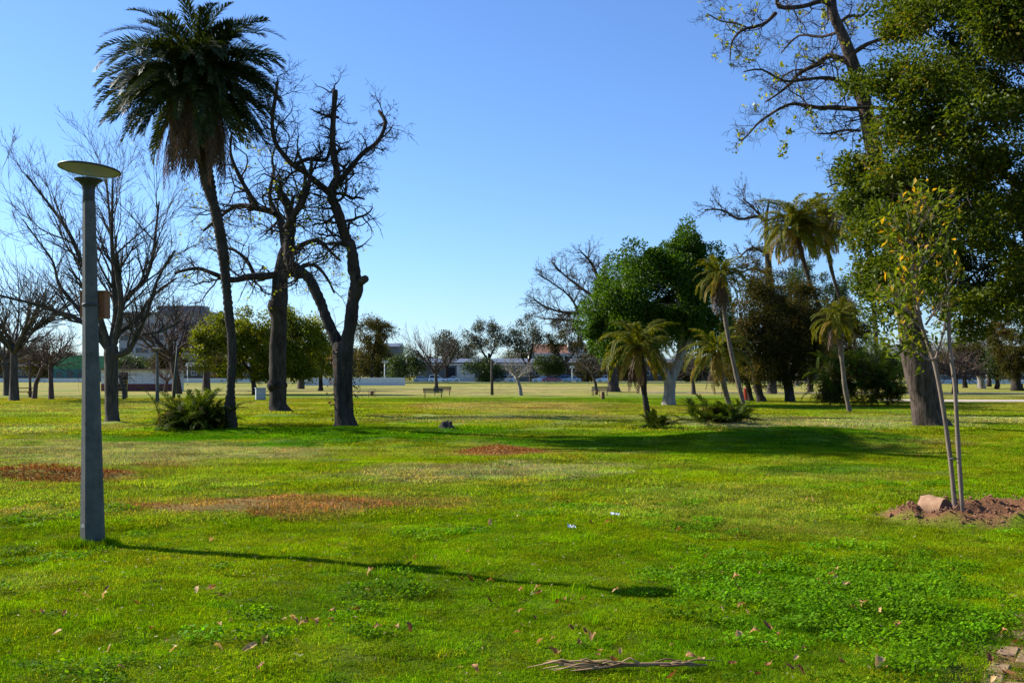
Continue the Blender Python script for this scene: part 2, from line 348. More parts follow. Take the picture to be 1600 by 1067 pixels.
# gravel path crossing the right side of the park, and the sandy track behind it
def strip(name, pts, w, mat, z=0.02):
    P = np.array(pts, float); T = np.gradient(P, axis=0); T /= np.linalg.norm(T, axis=1)[:, None]
    Nn = np.c_[-T[:, 1], T[:, 0]]; k = len(P)
    ww = w * (1 + 0.12 * np.sin(np.arange(k) * 1.7))[:, None]
    cols = [-1, -0.5, 0, 0.5, 1]; V = []
    for c in cols:
        q = P + Nn * ww / 2 * c; V.append(np.c_[q, gz(q[:, 0], q[:, 1]) + z + 0.02 * (1 - abs(c))])
    V = np.concatenate(V); F = []
    for a in range(len(cols) - 1):
        for i in range(k - 1): F.append([a * k + i + 1, a * k + i, (a + 1) * k + i, (a + 1) * k + i + 1])
    mb = MB(); mb.add(V, np.array(F)); o = mb.build(name, mat); tag(o, kind='structure'); return o
M['gravel'] = surf('gravel', (0.30, 0.24, 0.18), (0.52, 0.43, 0.34), 14, 0.95, 0.6, 0.02)
M['asphalt'] = surf('asphalt', (0.045, 0.045, 0.047), (0.075, 0.074, 0.072), 30, 0.9, 0.3, 0.01)
strip('gravel_path', [(24, 68.5), (27, 68.0), (30, 67.3), (34, 66.8), (40, 66.4), (50, 66), (70, 65), (110, 62)], 6.2, M['gravel'])
strip('footpath', [(12, 99), (18, 98), (24, 98), (30, 97.6), (38, 96), (50, 92)], 3.4, M['gravel'])
M['verge'] = surf('verge_grass', (0.06, 0.10, 0.008), (0.12, 0.165, 0.016), .4, 1, .5, .1)
strip('grass_verge', [(-60, 222), (-30, 222), (-8, 221), (15, 220), (45, 221), (90, 219), (150, 216)], 34, M['verge'], 0.12)
strip('road', [(-260, 252), (-150, 254), (-50, 256), (0, 257), (60, 257), (150, 256), (300, 252)], 11, M['asphalt'], 0.03)

# old brick path at the lower right: every brick by itself
M['brick'] = surf('brick_clay', (0.21, 0.115, 0.05), (0.34, 0.21, 0.11), 9, 0.9, 0.6, 0.006)
bp = bpy.data.objects.new('brick_path', None); COL.objects.link(bp); tag(bp, kind='structure')
def brick_mesh(seed):
    r = np.random.default_rng(seed); mb = MB(); x, y, z, b = 0.108, 0.05, 0.03, 0.006
    ring = lambda i, zz: [(-x+i,-y+i,zz),(x-i,-y+i,zz),(x-i,y-i,zz),(-x+i,y-i,zz)]
    V = np.array(ring(0, -z) + ring(0, z - b) + ring(b * 1.4, z)); V[4:] += r.normal(0, 0.0025, (8, 3))
    F = [[0,3,2,1],[8,9,10,11]]
    for k in (0, 4):
        for i in range(4): F.append([k+i, k+(i+1)%4, k+4+(i+1)%4, k+4+i])
    mb.add(V, np.array(F)); return mb.mesh('brick', M['brick'], False)
bricks = [brick_mesh(i) for i in range(5)]
ang = math.atan2(BPD[1], BPD[0])
rb = random.Random(5); cnt = 0
for row in range(0, 13):
    for i in range(-8, 24):
        s = 0.055 + row * 0.112; l = i * 0.226 + (row % 2) * 0.113
        x = BP0[0] + BPD[0] * l + BPD[1] * s; y = BP0[1] + BPD[1] * l - BPD[0] * s
        if y < 5.0 or x < (y * 800 / FPX) - 1.6 or x > (y * 800 / FPX) + 1.1 or (row == 0 and rb.random() < 0.35): continue
        if cnt >= 290: continue
        cnt += 1
        inst('brick', rb.choice(bricks), bp, (x, y, -0.066 + rb.uniform(-0.014, 0.012)), (rb.uniform(-.03, .03), rb.uniform(-.03, .03), ang + rb.uniform(-.03, .03)))

# ------------------------------------------------------------------ grass: tufts scattered with geometry nodes (stuff)
def tuft_mesh(name, size, n, h, w, seed, lean=0.5, mat=None, broad=0.0):
    r = np.random.default_rng(seed); mb = MB()
    b = np.c_[r.uniform(-size, size, (n, 2)) / 2, np.full(n, -0.01)]
    a = r.uniform(0, 2 * math.pi, n); hh = h * r.uniform(0.45, 1.25, n); ww = w * r.uniform(0.6, 1.3, n)
    ln = np.abs(r.normal(0, lean, n)); d = np.c_[np.cos(a), np.sin(a), np.zeros(n)]; sd = np.c_[-np.sin(a + r.normal(0, .6, n)), np.cos(a), np.zeros(n)]
    up = np.array([0, 0, 1.0])
    p1 = b + up * (hh * 0.55)[:, None] + d * (hh * ln * 0.3)[:, None]
    p2 = b + up * (hh * (1.0 - 0.3 * np.clip(ln, 0, 1.5)))[:, None] + d * (hh * ln)[:, None]
    wv = sd * (ww / 2)[:, None]
    V = np.stack([b - wv, b + wv, p1 + wv * 0.85, p1 - wv * 0.85, p2], 1).reshape(-1, 3); k = np.arange(n)[:, None] * 5
    var = np.repeat(r.random(n), 5)
    mb.add(V, k + np.array([[0, 1, 2, 3]]), var); mb.F.append((k + np.array([[3, 2, 4]]), 0))
    return bpy.data.objects.new(name, mb.mesh(name, mat))
def clover_mesh(name, size, n, h, lr, seed, mat):
    r = np.random.default_rng(seed); mb = MB()
    c = np.c_[r.uniform(-size, size, (n, 2)) / 2, h * r.uniform(0.35, 1.1, n)]
    rr = lr * r.uniform(0.5, 1.35, n); tilt = r.normal(0, 0.42, (n, 2)); k6 = 6
    a = np.arange(k6) * 2 * math.pi / k6
    V = c[:, None] + np.stack([np.cos(a)[None] * rr[:, None], np.sin(a)[None] * rr[:, None] * 0.8,
        np.cos(a)[None] * rr[:, None] * tilt[:, :1] + np.sin(a)[None] * rr[:, None] * tilt[:, 1:]], -1)
    var = np.repeat(r.random(n), k6); mb.add(V.reshape(-1, 3), np.arange(n * k6).reshape(n, k6), var)
    return bpy.data.objects.new(name, mb.mesh(name, mat))
M['blade'] = leafmat('grass_blade', (0.45, 0.52, 0.5), (1.55, 1.42, 1.4), (2.1, 1.15, 3.0), 0.38, 0.5, 0.965, inst_attr='tint', tcol=(1.5, 1.45, 0.4), spec=0.0)
M['clover'] = leafmat('clover_leaf', (0.6, 0.65, 0.6), (1.35, 1.3, 1.4), None, 0.42, 0.6, inst_attr='tint', tcol=(1.5, 1.45, 0.5), spec=0.04)

def scatter(name, pts, rotz, scl, tint, pick, protos):
    coll = bpy.data.collections.new(name + '_pieces')
    for o in protos: coll.objects.link(o)
    me = bpy.data.meshes.new(name); me.vertices.add(len(pts)); me.vertices.foreach_set('co', np.asarray(pts, np.float32).ravel())
    for nm, ty, val, key in (('rotz', 'FLOAT', rotz, 'value'), ('scl', 'FLOAT', scl, 'value'), ('pick', 'INT', pick, 'value')):
        a = me.attributes.new(nm, ty, 'POINT'); a.data.foreach_set(key, np.asarray(val, np.int32 if ty == 'INT' else np.float32))
    a = me.attributes.new('tint', 'FLOAT_COLOR', 'POINT'); a.data.foreach_set('color', np.c_[tint, np.ones(len(pts))].astype(np.float32).ravel())
    o = bpy.data.objects.new(name, me); COL.objects.link(o)
    g = bpy.data.node_groups.new(name + '_nodes', 'GeometryNodeTree')
    g.interface.new_socket('Geometry', in_out='INPUT', socket_type='NodeSocketGeometry'); g.interface.new_socket('Geometry', in_out='OUTPUT', socket_type='NodeSocketGeometry')
    gi = g.nodes.new('NodeGroupInput'); go = g.nodes.new('NodeGroupOutput')
    ip = g.nodes.new('GeometryNodeInstanceOnPoints'); ci = g.nodes.new('GeometryNodeCollectionInfo')
    ci.inputs['Collection'].default_value = coll; ci.inputs['Separate Children'].default_value = True; ci.inputs['Reset Children'].default_value = True
    def attr(nm, ty):
        n = g.nodes.new('GeometryNodeInputNamedAttribute'); n.data_type = ty; n.inputs['Name'].default_value = nm; return n.outputs['Attribute']
    cx = g.nodes.new('ShaderNodeCombineXYZ'); g.links.new(attr('rotz', 'FLOAT'), cx.inputs[2])
    g.links.new(gi.outputs[0], ip.inputs['Points']); g.links.new(ci.outputs[0], ip.inputs['Instance']); ip.inputs['Pick Instance'].default_value = True
    g.links.new(attr('pick', 'INT'), ip.inputs['Instance Index']); g.links.new(cx.outputs[0], ip.inputs['Rotation'])
    sx = g.nodes.new('ShaderNodeCombineXYZ'); sa = attr('scl', 'FLOAT')
    for i in range(3): g.links.new(sa, sx.inputs[i])
    g.links.new(sx.outputs[0], ip.inputs['Scale']); g.links.new(ip.outputs[0], go.inputs[0])
    md = o.modifiers.new('scatter', 'NODES'); md.node_group = g
    return o
def field(y0, y1, sp, margin=1.5, seed=0):
    r = np.random.default_rng(seed); xm = y1 * 800 / FPX + margin
    X, Y = np.meshgrid(np.arange(-xm, xm, sp), np.arange(y0, y1, sp)); x = X.ravel() + r.uniform(-.5, .5, X.size) * sp; y = Y.ravel() + r.uniform(-.5, .5, X.size) * sp
    k = np.abs(x) < y * 800 / FPX + margin
    return x[k], y[k], r
def build_grass():
    P, R, S, T, K = [], [], [], [], []
    protos = []
    for i in range(4): protos.append(tuft_mesh('a_near_tuft_%d' % i, 0.26, 240, 0.036, 0.0042, 100 + i, 1.5, M['blade']))
    for i in range(3): protos.append(tuft_mesh('b_mid_tuft_%d' % i, 0.62, 380, 0.046, 0.009, 110 + i, 1.4, M['blade']))
    for i in range(3): protos.append(tuft_mesh('c_far_tuft_%d' % i, 1.6, 600, 0.055, 0.02, 120 + i, 1.0, M['blade']))
    for i in range(3): protos.append(clover_mesh('d_clover_%d' % i, 0.24, 130, 0.05, 0.0085, 130 + i, M['clover']))
    for i in range(2): protos.append(tuft_mesh('e_tall_tuft_%d' % i, 0.16, 60, 0.12, 0.006, 140 + i, 0.55, M['blade']))
    for lo, y0, y1, sp, nk, base, mg in ((0, 4.6, 12.5, 0.115, 4, 0, 1.5), (1, 12.0, 30, 0.28, 3, 4, 2.0), (2, 29, 75, 0.85, 3, 7, 3.0)):
        x, y, r = field(y0, y1, sp, mg, 200 + lo)
        k = r.random(len(x)) < np.clip(grassiness(x, y) * 1.15 + 0.0, 0, 1); x = x[k]; y = y[k]
        P.append(np.c_[x, y, gz(x, y)]); R.append(r.uniform(0, 6.28, len(x)))
        lu = np.clip(fbm(x * 0.5, y * 0.5, 91, 3), 0, 1); S.append((0.45 + 0.6 * lu + 0.75 * (fbm(x * 4.5, y * 4.5, 92, 2) - 0.3)) * r.uniform(0.75, 1.25, len(x)))
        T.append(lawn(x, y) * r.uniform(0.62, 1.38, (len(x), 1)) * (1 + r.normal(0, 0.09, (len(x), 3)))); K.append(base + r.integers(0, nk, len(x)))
    # broad-leaved weeds in the lush corner and here and there
    x, y, r = field(4.8, 16, 0.14, 1.5, 300)
    cx, cy, rx, ry = blob(1380, 960, 290, 95); q = np.hypot((x - cx) / rx, (y - cy) / ry)
    pr = np.clip(1.4 - q, 0, 0.9) * np.clip(fbm(x * 1.3, y * 1.3, 96, 3) * 2.6 - 0.3, 0.3, 1) + np.clip((fbm(x * 1.1, y * 1.1, 95, 3) - 0.60) * 2.5, 0, 0.16)
    k = r.random(len(x)) < pr * (grassiness(x, y) > 0.35); x = x[k]; y = y[k]
    P.append(np.c_[x, y, gz(x, y)]); R.append(r.uniform(0, 6.28, len(x))); S.append(r.uniform(0.7, 1.35, len(x)))
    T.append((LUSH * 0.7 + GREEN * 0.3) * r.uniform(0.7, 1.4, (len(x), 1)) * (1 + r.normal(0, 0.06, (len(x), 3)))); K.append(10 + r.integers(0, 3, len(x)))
    # dark rosette weeds everywhere, a few per square metre
    x, y, r = field(4.8, 15, 0.30, 1.5, 305); k = (r.random(len(x)) < 0.30) & (grassiness(x, y) > 0.5); x = x[k]; y = y[k]
    P.append(np.c_[x, y, gz(x, y)]); R.append(r.uniform(0, 6.28, len(x))); S.append(r.uniform(0.25, 0.6, len(x)))
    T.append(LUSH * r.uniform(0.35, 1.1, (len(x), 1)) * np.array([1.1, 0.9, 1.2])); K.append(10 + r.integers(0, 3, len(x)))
    # grass left uncut round the foot of the lamp
    r = np.random.default_rng(307); a = r.uniform(0, 6.28, 46); q = r.uniform(0.10, 0.30, 46); lx, ly = gxy(145, 843); x = lx + np.cos(a) * q; y = ly + np.sin(a) * q
    P.append(np.c_[x, y, gz(x, y)]); R.append(a); S.append(r.uniform(0.45, 0.95, 46)); T.append((LUSH * .6 + GREEN * .4) * r.uniform(0.6, 1.2, (46, 1))); K.append(13 + r.integers(0, 2, 46))
    # longer tufts
    x, y, r = field(4.8, 26, 0.35, 1.5, 310)
    pr = np.clip((fbm(x * 0.7, y * 0.7, 97, 3) - 0.52) * 3, 0, 0.45)
    for bx, by in (gxy(146, 846), gxy(345, 678), gxy(540, 676), gxy(1455, 676)): pr = np.maximum(pr, (np.hypot(x - bx, y - by) < (0.5 if by < 12 else 1.3)) * 1.0)
    k = r.random(len(x)) < pr * (grassiness(x, y) > 0.6); x = x[k]; y = y[k]
    P.append(np.c_[x, y, gz(x, y)]); R.append(r.uniform(0, 6.28, len(x))); S.append(r.uniform(0.35, 0.85, len(x)))
    T.append(lawn(x, y) * np.array([0.85, 1.0, 0.9]) * r.uniform(0.8, 1.25, (len(x), 1))); K.append(13 + r.integers(0, 2, len(x)))
    o = scatter('grass', np.concatenate(P), np.concatenate(R), np.concatenate(S), np.concatenate(T), np.concatenate(K), protos)
    tag(o, 'short sunlit green lawn grass with clover covering the park', 'grass', kind='stuff')
build_grass()

# ------------------------------------------------------------------ street lamp in the foreground
M['concrete'] = surf('lamp_concrete', (0.05, 0.052, 0.046), (0.115, 0.115, 0.10), 7, 0.85, 0.35, 0.004)
M['black_metal'] = surf('black_metal', (0.012, 0.012, 0.013), (0.03, 0.03, 0.032), 20, 0.5, 0.1, 0.002)
M['wood_box'] = surf('box_wood', (0.17, 0.06, 0.018), (0.30, 0.12, 0.04), 8, 0.75, 0.3, 0.004, stretch=(6, 6, 0.7))
m, nt, p = newmat('lamp_disc'); p.inputs['Base Color'].default_value = (0.58, 0.52, 0.52, 1); p.inputs['Roughness'].default_value = 0.45
tb = N(nt, 'ShaderNodeBsdfTranslucent'); tb.inputs[0].default_value = (0.40, 0.37, 0.26, 1); ms = N(nt, 'ShaderNodeMixShader'); ms.inputs[0].default_value = 0.18
nt.links.new(p.outputs[0], ms.inputs[1]); nt.links.new(tb.outputs[0], ms.inputs[2]); nt.links.new(ms.outputs[0], nt.nodes['Material Output'].inputs[0]); M['lamp_disc'] = m
m, nt, p = newmat('lamp_glass'); tr = N(nt, 'ShaderNodeBsdfTransparent'); tr.inputs[0].default_value = (0.86, 0.89, 0.9, 1); gl = N(nt, 'ShaderNodeBsdfTranslucent'); gl.inputs[0].default_value = (0.75, 0.8, 0.82, 1)
ms = N(nt, 'ShaderNodeMixShader'); ms.inputs[0].default_value = 0.3; nt.links.new(tr.outputs[0], ms.inputs[1]); nt.links.new(gl.outputs[0], ms.inputs[2]); nt.links.new(ms.outputs[0], nt.nodes['Material Output'].inputs[0]); M['lamp_glass'] = m

def lamp(loc, label, H=3.77, group=None, tilt=(-0.06, 0.07)):
    t = thing('street_lamp', label, 'lamp', loc, 0, group)
    k = 8; mb = MB(); a = (np.arange(k) + 0.5) * math.pi / 4 + 0.12
    zs = [-0.25, 0.0, 0.9, 1.9, H - 0.33]; rs = [0.122, 0.119, 0.100, 0.080, 0.063]
    V = np.array([[r * math.cos(q) - 0.011 * z, r * math.sin(q), z] for z, r in zip(zs, rs) for q in a])
    i = np.arange(4)[:, None] * k; j = np.arange(k)[None]; j2 = (j + 1) % k
    mb.add(V, np.stack([i + j, i + j2, i + k + j2, i + k + j], -1).reshape(-1, 4)); mb.add([V[32 + q] for q in range(8)], np.array([list(range(8))]))
    mb.build('post', M['concrete'], t, False)
    mb = MB(); b = H - 0.34
    mb.lathe([(0.05, b - .02), (0.060, b), (0.058, b + 0.11), (0.066, b + 0.16), (0.10, b + 0.20), (0.138, b + 0.222), (0.138, b + 0.232), (0.05, b + 0.236)], 28)
    co = mb.build('collar', M['black_metal'], t)
    mb = MB(); mb.lathe([(0.136, b + 0.234), (0.285, H - 0.012)], 40, cap=False); g = mb.build('glass_cone', M['lamp_glass'], t)
    mb = MB(); mb.lathe([(0.0, H + 0.035), (0.12, H + 0.032), (0.24, H + 0.015), (0.293, H - 0.002), (0.296, H - 0.012), (0.288, H - 0.014), (0.22, H - 0.002), (0.0, H + 0.012)][::-1], 40, cap=False)
    d = mb.build('reflector_disc', M['lamp_disc'], t)
    mb = MB(); mb.lathe([(0.2885, H - 0.018), (0.299, H - 0.018), (0.301, H - 0.004), (0.2935, H + 0.002)], 40, cap=False); rm = mb.build('rim', M['black_metal'], d)
    mb = MB(); mb.lathe([(0.0, H - 0.09), (0.03, H - 0.085), (0.045, H - 0.05), (0.04, H - 0.01)], 16, cap=False); bu = mb.build('bulb', M['lamp_glass'], t)
    # the head leans a little
    R = Matrix.Translation((0, 0, b + .234)) @ Matrix.Rotation(tilt[1], 4, 'Y') @ Matrix.Rotation(tilt[0], 4, 'X') @ Matrix.Translation((0, 0, -b - .234))
    for o_ in (g, d, bu, rm): o_.data.transform(R)
    for o_ in (g, d, bu, rm, co): o_.data.transform(Matrix.Translation((-0.011 * H, 0, 0)))
    return t
LP = onground(145, 843)
PATCHM = {'red_mark': surf('red_paint_smear', (0.20, 0.03, 0.02), (0.12, 0.06, 0.05), 30, .9, 0), 'pale_mark': surf('pale_patch', (0.30, 0.30, 0.28), (0.20, 0.20, 0.19), 30, .9, 0)}
LAMP = lamp(LP, 'tall grey concrete street lamp with round dish head at the left foreground')
def post_extras():
    th = math.radians(-90 + 6.9)
    def patch(name, z, w, h, mat, ang=th, seed=1, d=0.003):
        r = np.interp(z, [0, 0.9, 1.9, 3.44], [0.119, 0.100, 0.080, 0.063]) * math.cos(math.pi / 8) + d; nx, ny = math.cos(ang), math.sin(ang); cx = -0.011 * z; rr = np.random.default_rng(seed)
        k = 10; V = [(cx + nx * r - ny * w / 2 * math.cos(q) * s_, ny * r + nx * w / 2 * math.cos(q) * s_, z + h / 2 * math.sin(q) * s_) for q, s_ in ((i / k * 6.283, rr.uniform(.75, 1.1)) for i in range(k))]
        mb = MB(); mb.add(V, np.array([list(range(k))])); mb.build(name, mat, LAMP, False)
    patch('paint_mark', at(0, 740, LP.y).z - LP.z, 0.06, 0.035, PATCHM['red_mark'], seed=3); patch('paint_mark', at(0, 822, LP.y).z - LP.z, 0.07, 0.09, PATCHM['pale_mark'], math.radians(-128), seed=4, d=0.0)
    z = 0.62; r = 0.106 * math.cos(math.pi / 8); mb = MB(); mb.box((0, 0, 0), (0.062, 0.012, 0.26)); V = mb.V[0]
    a = th + math.pi / 2; V[:] = np.c_[V[:, 0] * math.cos(a) - V[:, 1] * math.sin(a) + math.cos(th) * r - 0.011 * z, V[:, 0] * math.sin(a) + V[:, 1] * math.cos(a) + math.sin(th) * r, V[:, 2] + z]; h = mb.build('service_hatch', M['concrete'], LAMP, False)
    
post_extras()
def pole_box():
    t = thing('wooden_box', 'small brown wooden box fixed high on the foreground street lamp', 'box', (LP.x - 0.06, LP.y + 0.0, at(0, 497, LP.y).z))
    mb = MB(); mb.box((0.02, 0.16, 0.135), (0.25, 0.15, 0.26)); mb.build('case', M['wood_box'], t, False)
    mb = MB(); mb.box((0.02, 0.16, 0.275), (0.27, 0.18, 0.016)); mb.build('lid', M['wood_box'], t, False)
    mb = MB()
    mb.box((0.105, 0.081, 0.135), (0.022, 0.012, 0.22)); mb.box((0.02, 0.084, 0.05), (0.21, 0.01, 0.02)); mb.build('batten', M['wood_box'], t, False)
    mb = MB(); mb.lathe([(0.079, 0.12), (0.082, 0.125), (0.082, 0.14), (0.079, 0.145)], 16, (0.037, 0.0, 0), False); mb.build('strap', M['black_metal'], t)
pole_box()
# ------------------------------------------------------------------ trees
class Skeleton:
    """branch polylines in metres relative to the tree's base"""
    def __init__(s, seed): s.L = []; s.tips = []; s.r = random.Random(seed)
    def limb(s, pts, D, base, dy=None, k=8, scale=1.0):
        """hand-laid limb: (photo x, y, radius in photo px[, offset in depth, m])"""
        P = []; R = []
        for q in pts:
            off = q[3] if len(q) > 3 else 0.0; scale = 0.88 if k < 12 else 1.0
            P.append(at(q[0], q[1], D) + Vector((0, off, 0)) - base); R.append(q[2] / FPX * D * scale)
        if dy:
            for i, p in enumerate(P): p.y += dy * i / (len(P) - 1)
        if k < 12:
            for i in range(1, len(P) - 1): P[i] = P[i] + Vector((s.r.gauss(0, 1), s.r.gauss(0, 1), s.r.gauss(0, 1))) * R[i] * 0.3
        # smooth with a catmull-rom spline
        Q = []; RR = []; n = len(P)
        for i in range(n - 1):
            p0 = P[max(i - 1, 0)]; p1 = P[i]; p2 = P[i + 1]; p3 = P[min(i + 2, n - 1)]
            for t in ((0, 0.34, 0.67) if k < 10 else (0, .17, .34, .5, .67, .83)):
                t2 = t * t; t3 = t2 * t
                Q.append(0.5 * ((2 * p1) + (p2 - p0) * t + (2 * p0 - 5 * p1 + 4 * p2 - p3) * t2 + (3 * p1 - p0 - 3 * p2 + p3) * t3)); RR.append(R[i] + (R[i + 1] - R[i]) * t)
        Q.append(P[-1]); RR.append(R[-1])
        jit = [1 + s.r.uniform(-0.12, 0.12) for _ in RR]
        RR = [a * (b if k < 12 else 1) for a, b in zip(RR, jit)]
        s.L.append((Q, RR, k)); return Q, RR
    def grow(s, p, d, L, r, lvl, S):
        q = s.r; seg = S['seg'][lvl]; pts = [p.copy()]; rad = [r]; d = d.normalized(); dirs = [d]
        g = S['gnarl'][lvl]; up = S['up'][lvl]; rend = max(r * S.get('taper', 0.35), S['rmin'] * 0.6)
        for i in range(seg):
            d = Vector((d.x + q.gauss(0, g), d.y + q.gauss(0, g), d.z + q.gauss(0, g) + up)).normalized()
            p = p + d * (L / seg); pts.append(p); dirs.append(d); rad.append(r + (rend - r) * (i + 1) / seg)
        s.L.append((pts, rad, 6 if r > 0.05 else (4 if r > 0.02 else 3)))
        if lvl >= S['max']: s.tips.append((pts[-1], dirs[-1])); return
        n = q.randint(*S['n'][lvl])
        for c in range(n):
            t = q.uniform(S.get('t0', 0.2), 1.0) if c else 1.0
            i = min(int(t * seg), seg); f = t * seg - i
            pp = pts[i] if i >= seg else pts[i].lerp(pts[i + 1], f)
            s.child(pp, dirs[i], L * q.uniform(*S['len'][lvl]) * (1.15 - 0.45 * t), max(rad[i] * q.uniform(0.45, 0.75), S['rmin']), lvl + 1, S, small=(c == 0))
    def child(s, p, d, L, r, lvl, S, small=False):
        q = s.r; a = math.radians(q.uniform(*S['ang'])) * (0.45 if small else 1)
        ax = Vector((q.gauss(0, 1), q.gauss(0, 1), q.gauss(0, 1))).cross(d)
        if ax.length < 1e-4: ax = Vector((1, 0, 0))
        s.grow(p, Matrix.Rotation(a, 3, ax.normalized()) @ d, L, r, lvl, S)
    def sprout(s, limb, n, L, lvl, S, t0=0.15, t1=1.0, ratio=(0.35, 0.6)):
        Q, R = limb; q = s.r
        for c in range(n):
            t = t0 + (t1 - t0) * (c + q.random()) / n; i = min(int(t * (len(Q) - 1)), len(Q) - 2)
            d = (Q[i + 1] - Q[i]).normalized()
            s.child(Q[i].copy(), d, q.uniform(*L), min(max(R[i] * q.uniform(*ratio), S['rmin']), S.get('rcap', 1)), lvl, S)
    def mesh(s, mb):
        by = {}
        for P, R, k in s.L: by.setdefault((len(P), k), []).append((P, R))
        for (n, k), it in by.items():
            P = np.array([[list(v) for v in p] for p, r in it]); R = np.array([r for p, r in it])
            T = np.gradient(P, axis=1); T /= np.linalg.norm(T, axis=2, keepdims=True) + 1e-9
            ch = P[:, -1] - P[:, 0]; ch /= np.linalg.norm(ch, axis=1, keepdims=True) + 1e-9
            ref = np.where((np.abs(ch[:, 1]) < 0.6)[:, None], np.array([[0, 1.0, 0]]), np.array([[1.0, 0, 0]]))
            Nn = np.cross(T, ref[:, None]); Nn /= np.linalg.norm(Nn, axis=2, keepdims=True) + 1e-9
            B = np.cross(T, Nn); a = np.arange(k) * 2 * math.pi / k
            RK = np.repeat(R[:, :, None], k, 2)
            if k >= 8:
                zz = P[:, :, 2][:, :, None]; aa = np.arange(k)[None, None]
                RK = RK * (1 + 0.24 * (fbm(np.cos(aa * 6.2832 / k) * 1.6 + zz * 1.3 + 7, np.sin(aa * 6.2832 / k) * 1.6 + zz * 2.1 + 3, 5, 3) - 0.5))
                lob = np.exp(-np.clip(zz + 0.1, 0, 9) / 0.22); RK = RK * (1 + lob * 0.22 * np.sin(aa * 6.2832 / k * 4 + 1.0))
            V = P[:, :, None] + RK[..., None] * (np.cos(a)[None, None, :, None] * Nn[:, :, None] + np.sin(a)[None, None, :, None] * B[:, :, None])
            b = np.arange(len(it))[:, None, None] * n * k; i = np.arange(n - 1)[None, :, None] * k; j = np.arange(k)[None, None]; j2 = (j + 1) % k
            F = np.stack([b + i + j, b + i + j2, b + i + k + j2, b + i + k + j], -1).reshape(-1, 4)
            mb.add(V.reshape(-1, 3), F)
            if k >= 6:
                e = (np.arange(len(it))[:, None] * n + n - 1) * k + np.arange(k)[None]
                mb.F.append((e + mb.n - len(it) * n * k, 0))

def leaves(mb, C, Lf, W, r, updir=0.35, var=None, dirs=None, fold=0.25):
    """many folded leaf blades centred on C"""
    C = np.asarray(C, float); n = len(C)
    d = r.normal(0, 1, (n, 3)) if dirs is None else np.asarray(dirs) + r.normal(0, 0.5, (n, 3))
    d /= np.linalg.norm(d, axis=1)[:, None] + 1e-9
    u = r.normal(0, 1, (n, 3)); u[:, 2] += updir * 3; sd = np.cross(d, u); sd /= np.linalg.norm(sd, axis=1)[:, None] + 1e-9
    nn = np.cross(sd, d); L = (Lf * r.uniform(0.65, 1.3, n))[:, None]; w = (W * r.uniform(0.7, 1.25, n))[:, None]
    V = np.stack([C - d * L / 2, C + sd * w / 2 + nn * w * fold + d * L * 0.05, C + d * L / 2 - nn * w * 0.1, C - sd * w / 2 + nn * w * fold + d * L * 0.05], 1).reshape(-1, 3)
    if var is None: var = r.random(n)
    mb.add(V, np.arange(n * 4).reshape(n, 4), np.repeat(var, 4))
def inpoly(px, py, poly):
    P = np.array(poly, float); x0, y0 = P[:, 0], P[:, 1]; x1, y1 = np.roll(x0, -1), np.roll(y0, -1); r = np.zeros(len(px), bool)
    for a, b, c, d in zip(x0, y0, x1, y1):
        h = ((b > py) != (d > py)) & (px < (c - a) * (py - b) / (d - b + 1e-9) + a); r ^= h
    return r
def edge_dist(px, py, poly):
    P = np.array(poly, float); Q = np.roll(P, -1, 0); out = np.full(len(px), 1e9); X = np.c_[px, py]
    for a, b in zip(P, Q):
        t = np.clip(((X - a) @ (b - a)) / (((b - a) ** 2).sum() + 1e-9), 0, 1); out = np.minimum(out, np.linalg.norm(X - (a + t[:, None] * (b - a)), axis=1))
    return out
def clumps(poly, D, n, seed, depth=None, shrink=0.0):
    """clump centres filling a crown whose side view is the outline and whose depth follows its half width"""
    r = np.random.default_rng(seed); P = np.array(poly, float); lo, hi = P.min(0), P.max(0); out = []
    got = np.zeros((0, 2))
    while len(got) < n:
        q = r.uniform(lo, hi, (n * 4, 2)); q = q[inpoly(q[:, 0], q[:, 1], poly)]; e = edge_dist(q[:, 0], q[:, 1], poly); got = np.concatenate([got, q[e > shrink]])
    q = got[:n]; e = edge_dist(q[:, 0], q[:, 1], poly); em = e.max() if depth is None else depth * FPX / D
    half = np.sqrt(np.clip(1 - (1 - np.clip(e / em, 0, 1)) ** 2, 0, 1)) * em / FPX * D
    dy = half * np.sign(r.uniform(-1, 1, n)) * r.random(n) ** 0.4
    return np.array([list(at(a, b, D) + Vector((0, c, 0))) for (a, b), c in zip(q, dy)])
def foliage(mb, C, R, per, Lf, W, seed, squash=0.75, hollow=0.5, updir=0.35, varshift=True, lumpy=1.25):
    r = np.random.default_rng(seed)
    n = len(C) * per; c = np.repeat(np.arange(len(C)), per); rr = np.repeat(R * r.uniform(0.6, 1.3, len(C)), per)
    d = r.normal(0, 1, (n, 3)); d /= np.linalg.norm(d, axis=1)[:, None]; d[:, 2] *= squash
    st = np.repeat(r.uniform(0.6, 1.5, (len(C), 3)) ** min(1, lumpy), per, 0)
    rad = rr * (hollow * 0.5 + (1 - hollow * 0.5) * r.random(n) ** 0.8) * (1.0 - 0.52 * lumpy + lumpy * fbm(d[:, 0] * 2.2 + c * 3.1, d[:, 2] * 2.2 + d[:, 1] * 1.7, seed, 2))
    P = C[c] + d * rad[:, None] * st
    v = np.clip(r.random(n) * 0.75 + np.repeat(r.random(len(C)), per) * 0.3, 0, 1) if varshift else r.random(n)
    leaves(mb, P, Lf, W, r, updir, v, dirs=d * 0.8)

def tree(name, label, base, group=None):
    t = thing(name, label, 'tree', base, 0, group); return t
def skirt_trunk(sk, D, base, pts, k=12, flare=1.0):
    return sk.limb(pts, D, base, k=k)

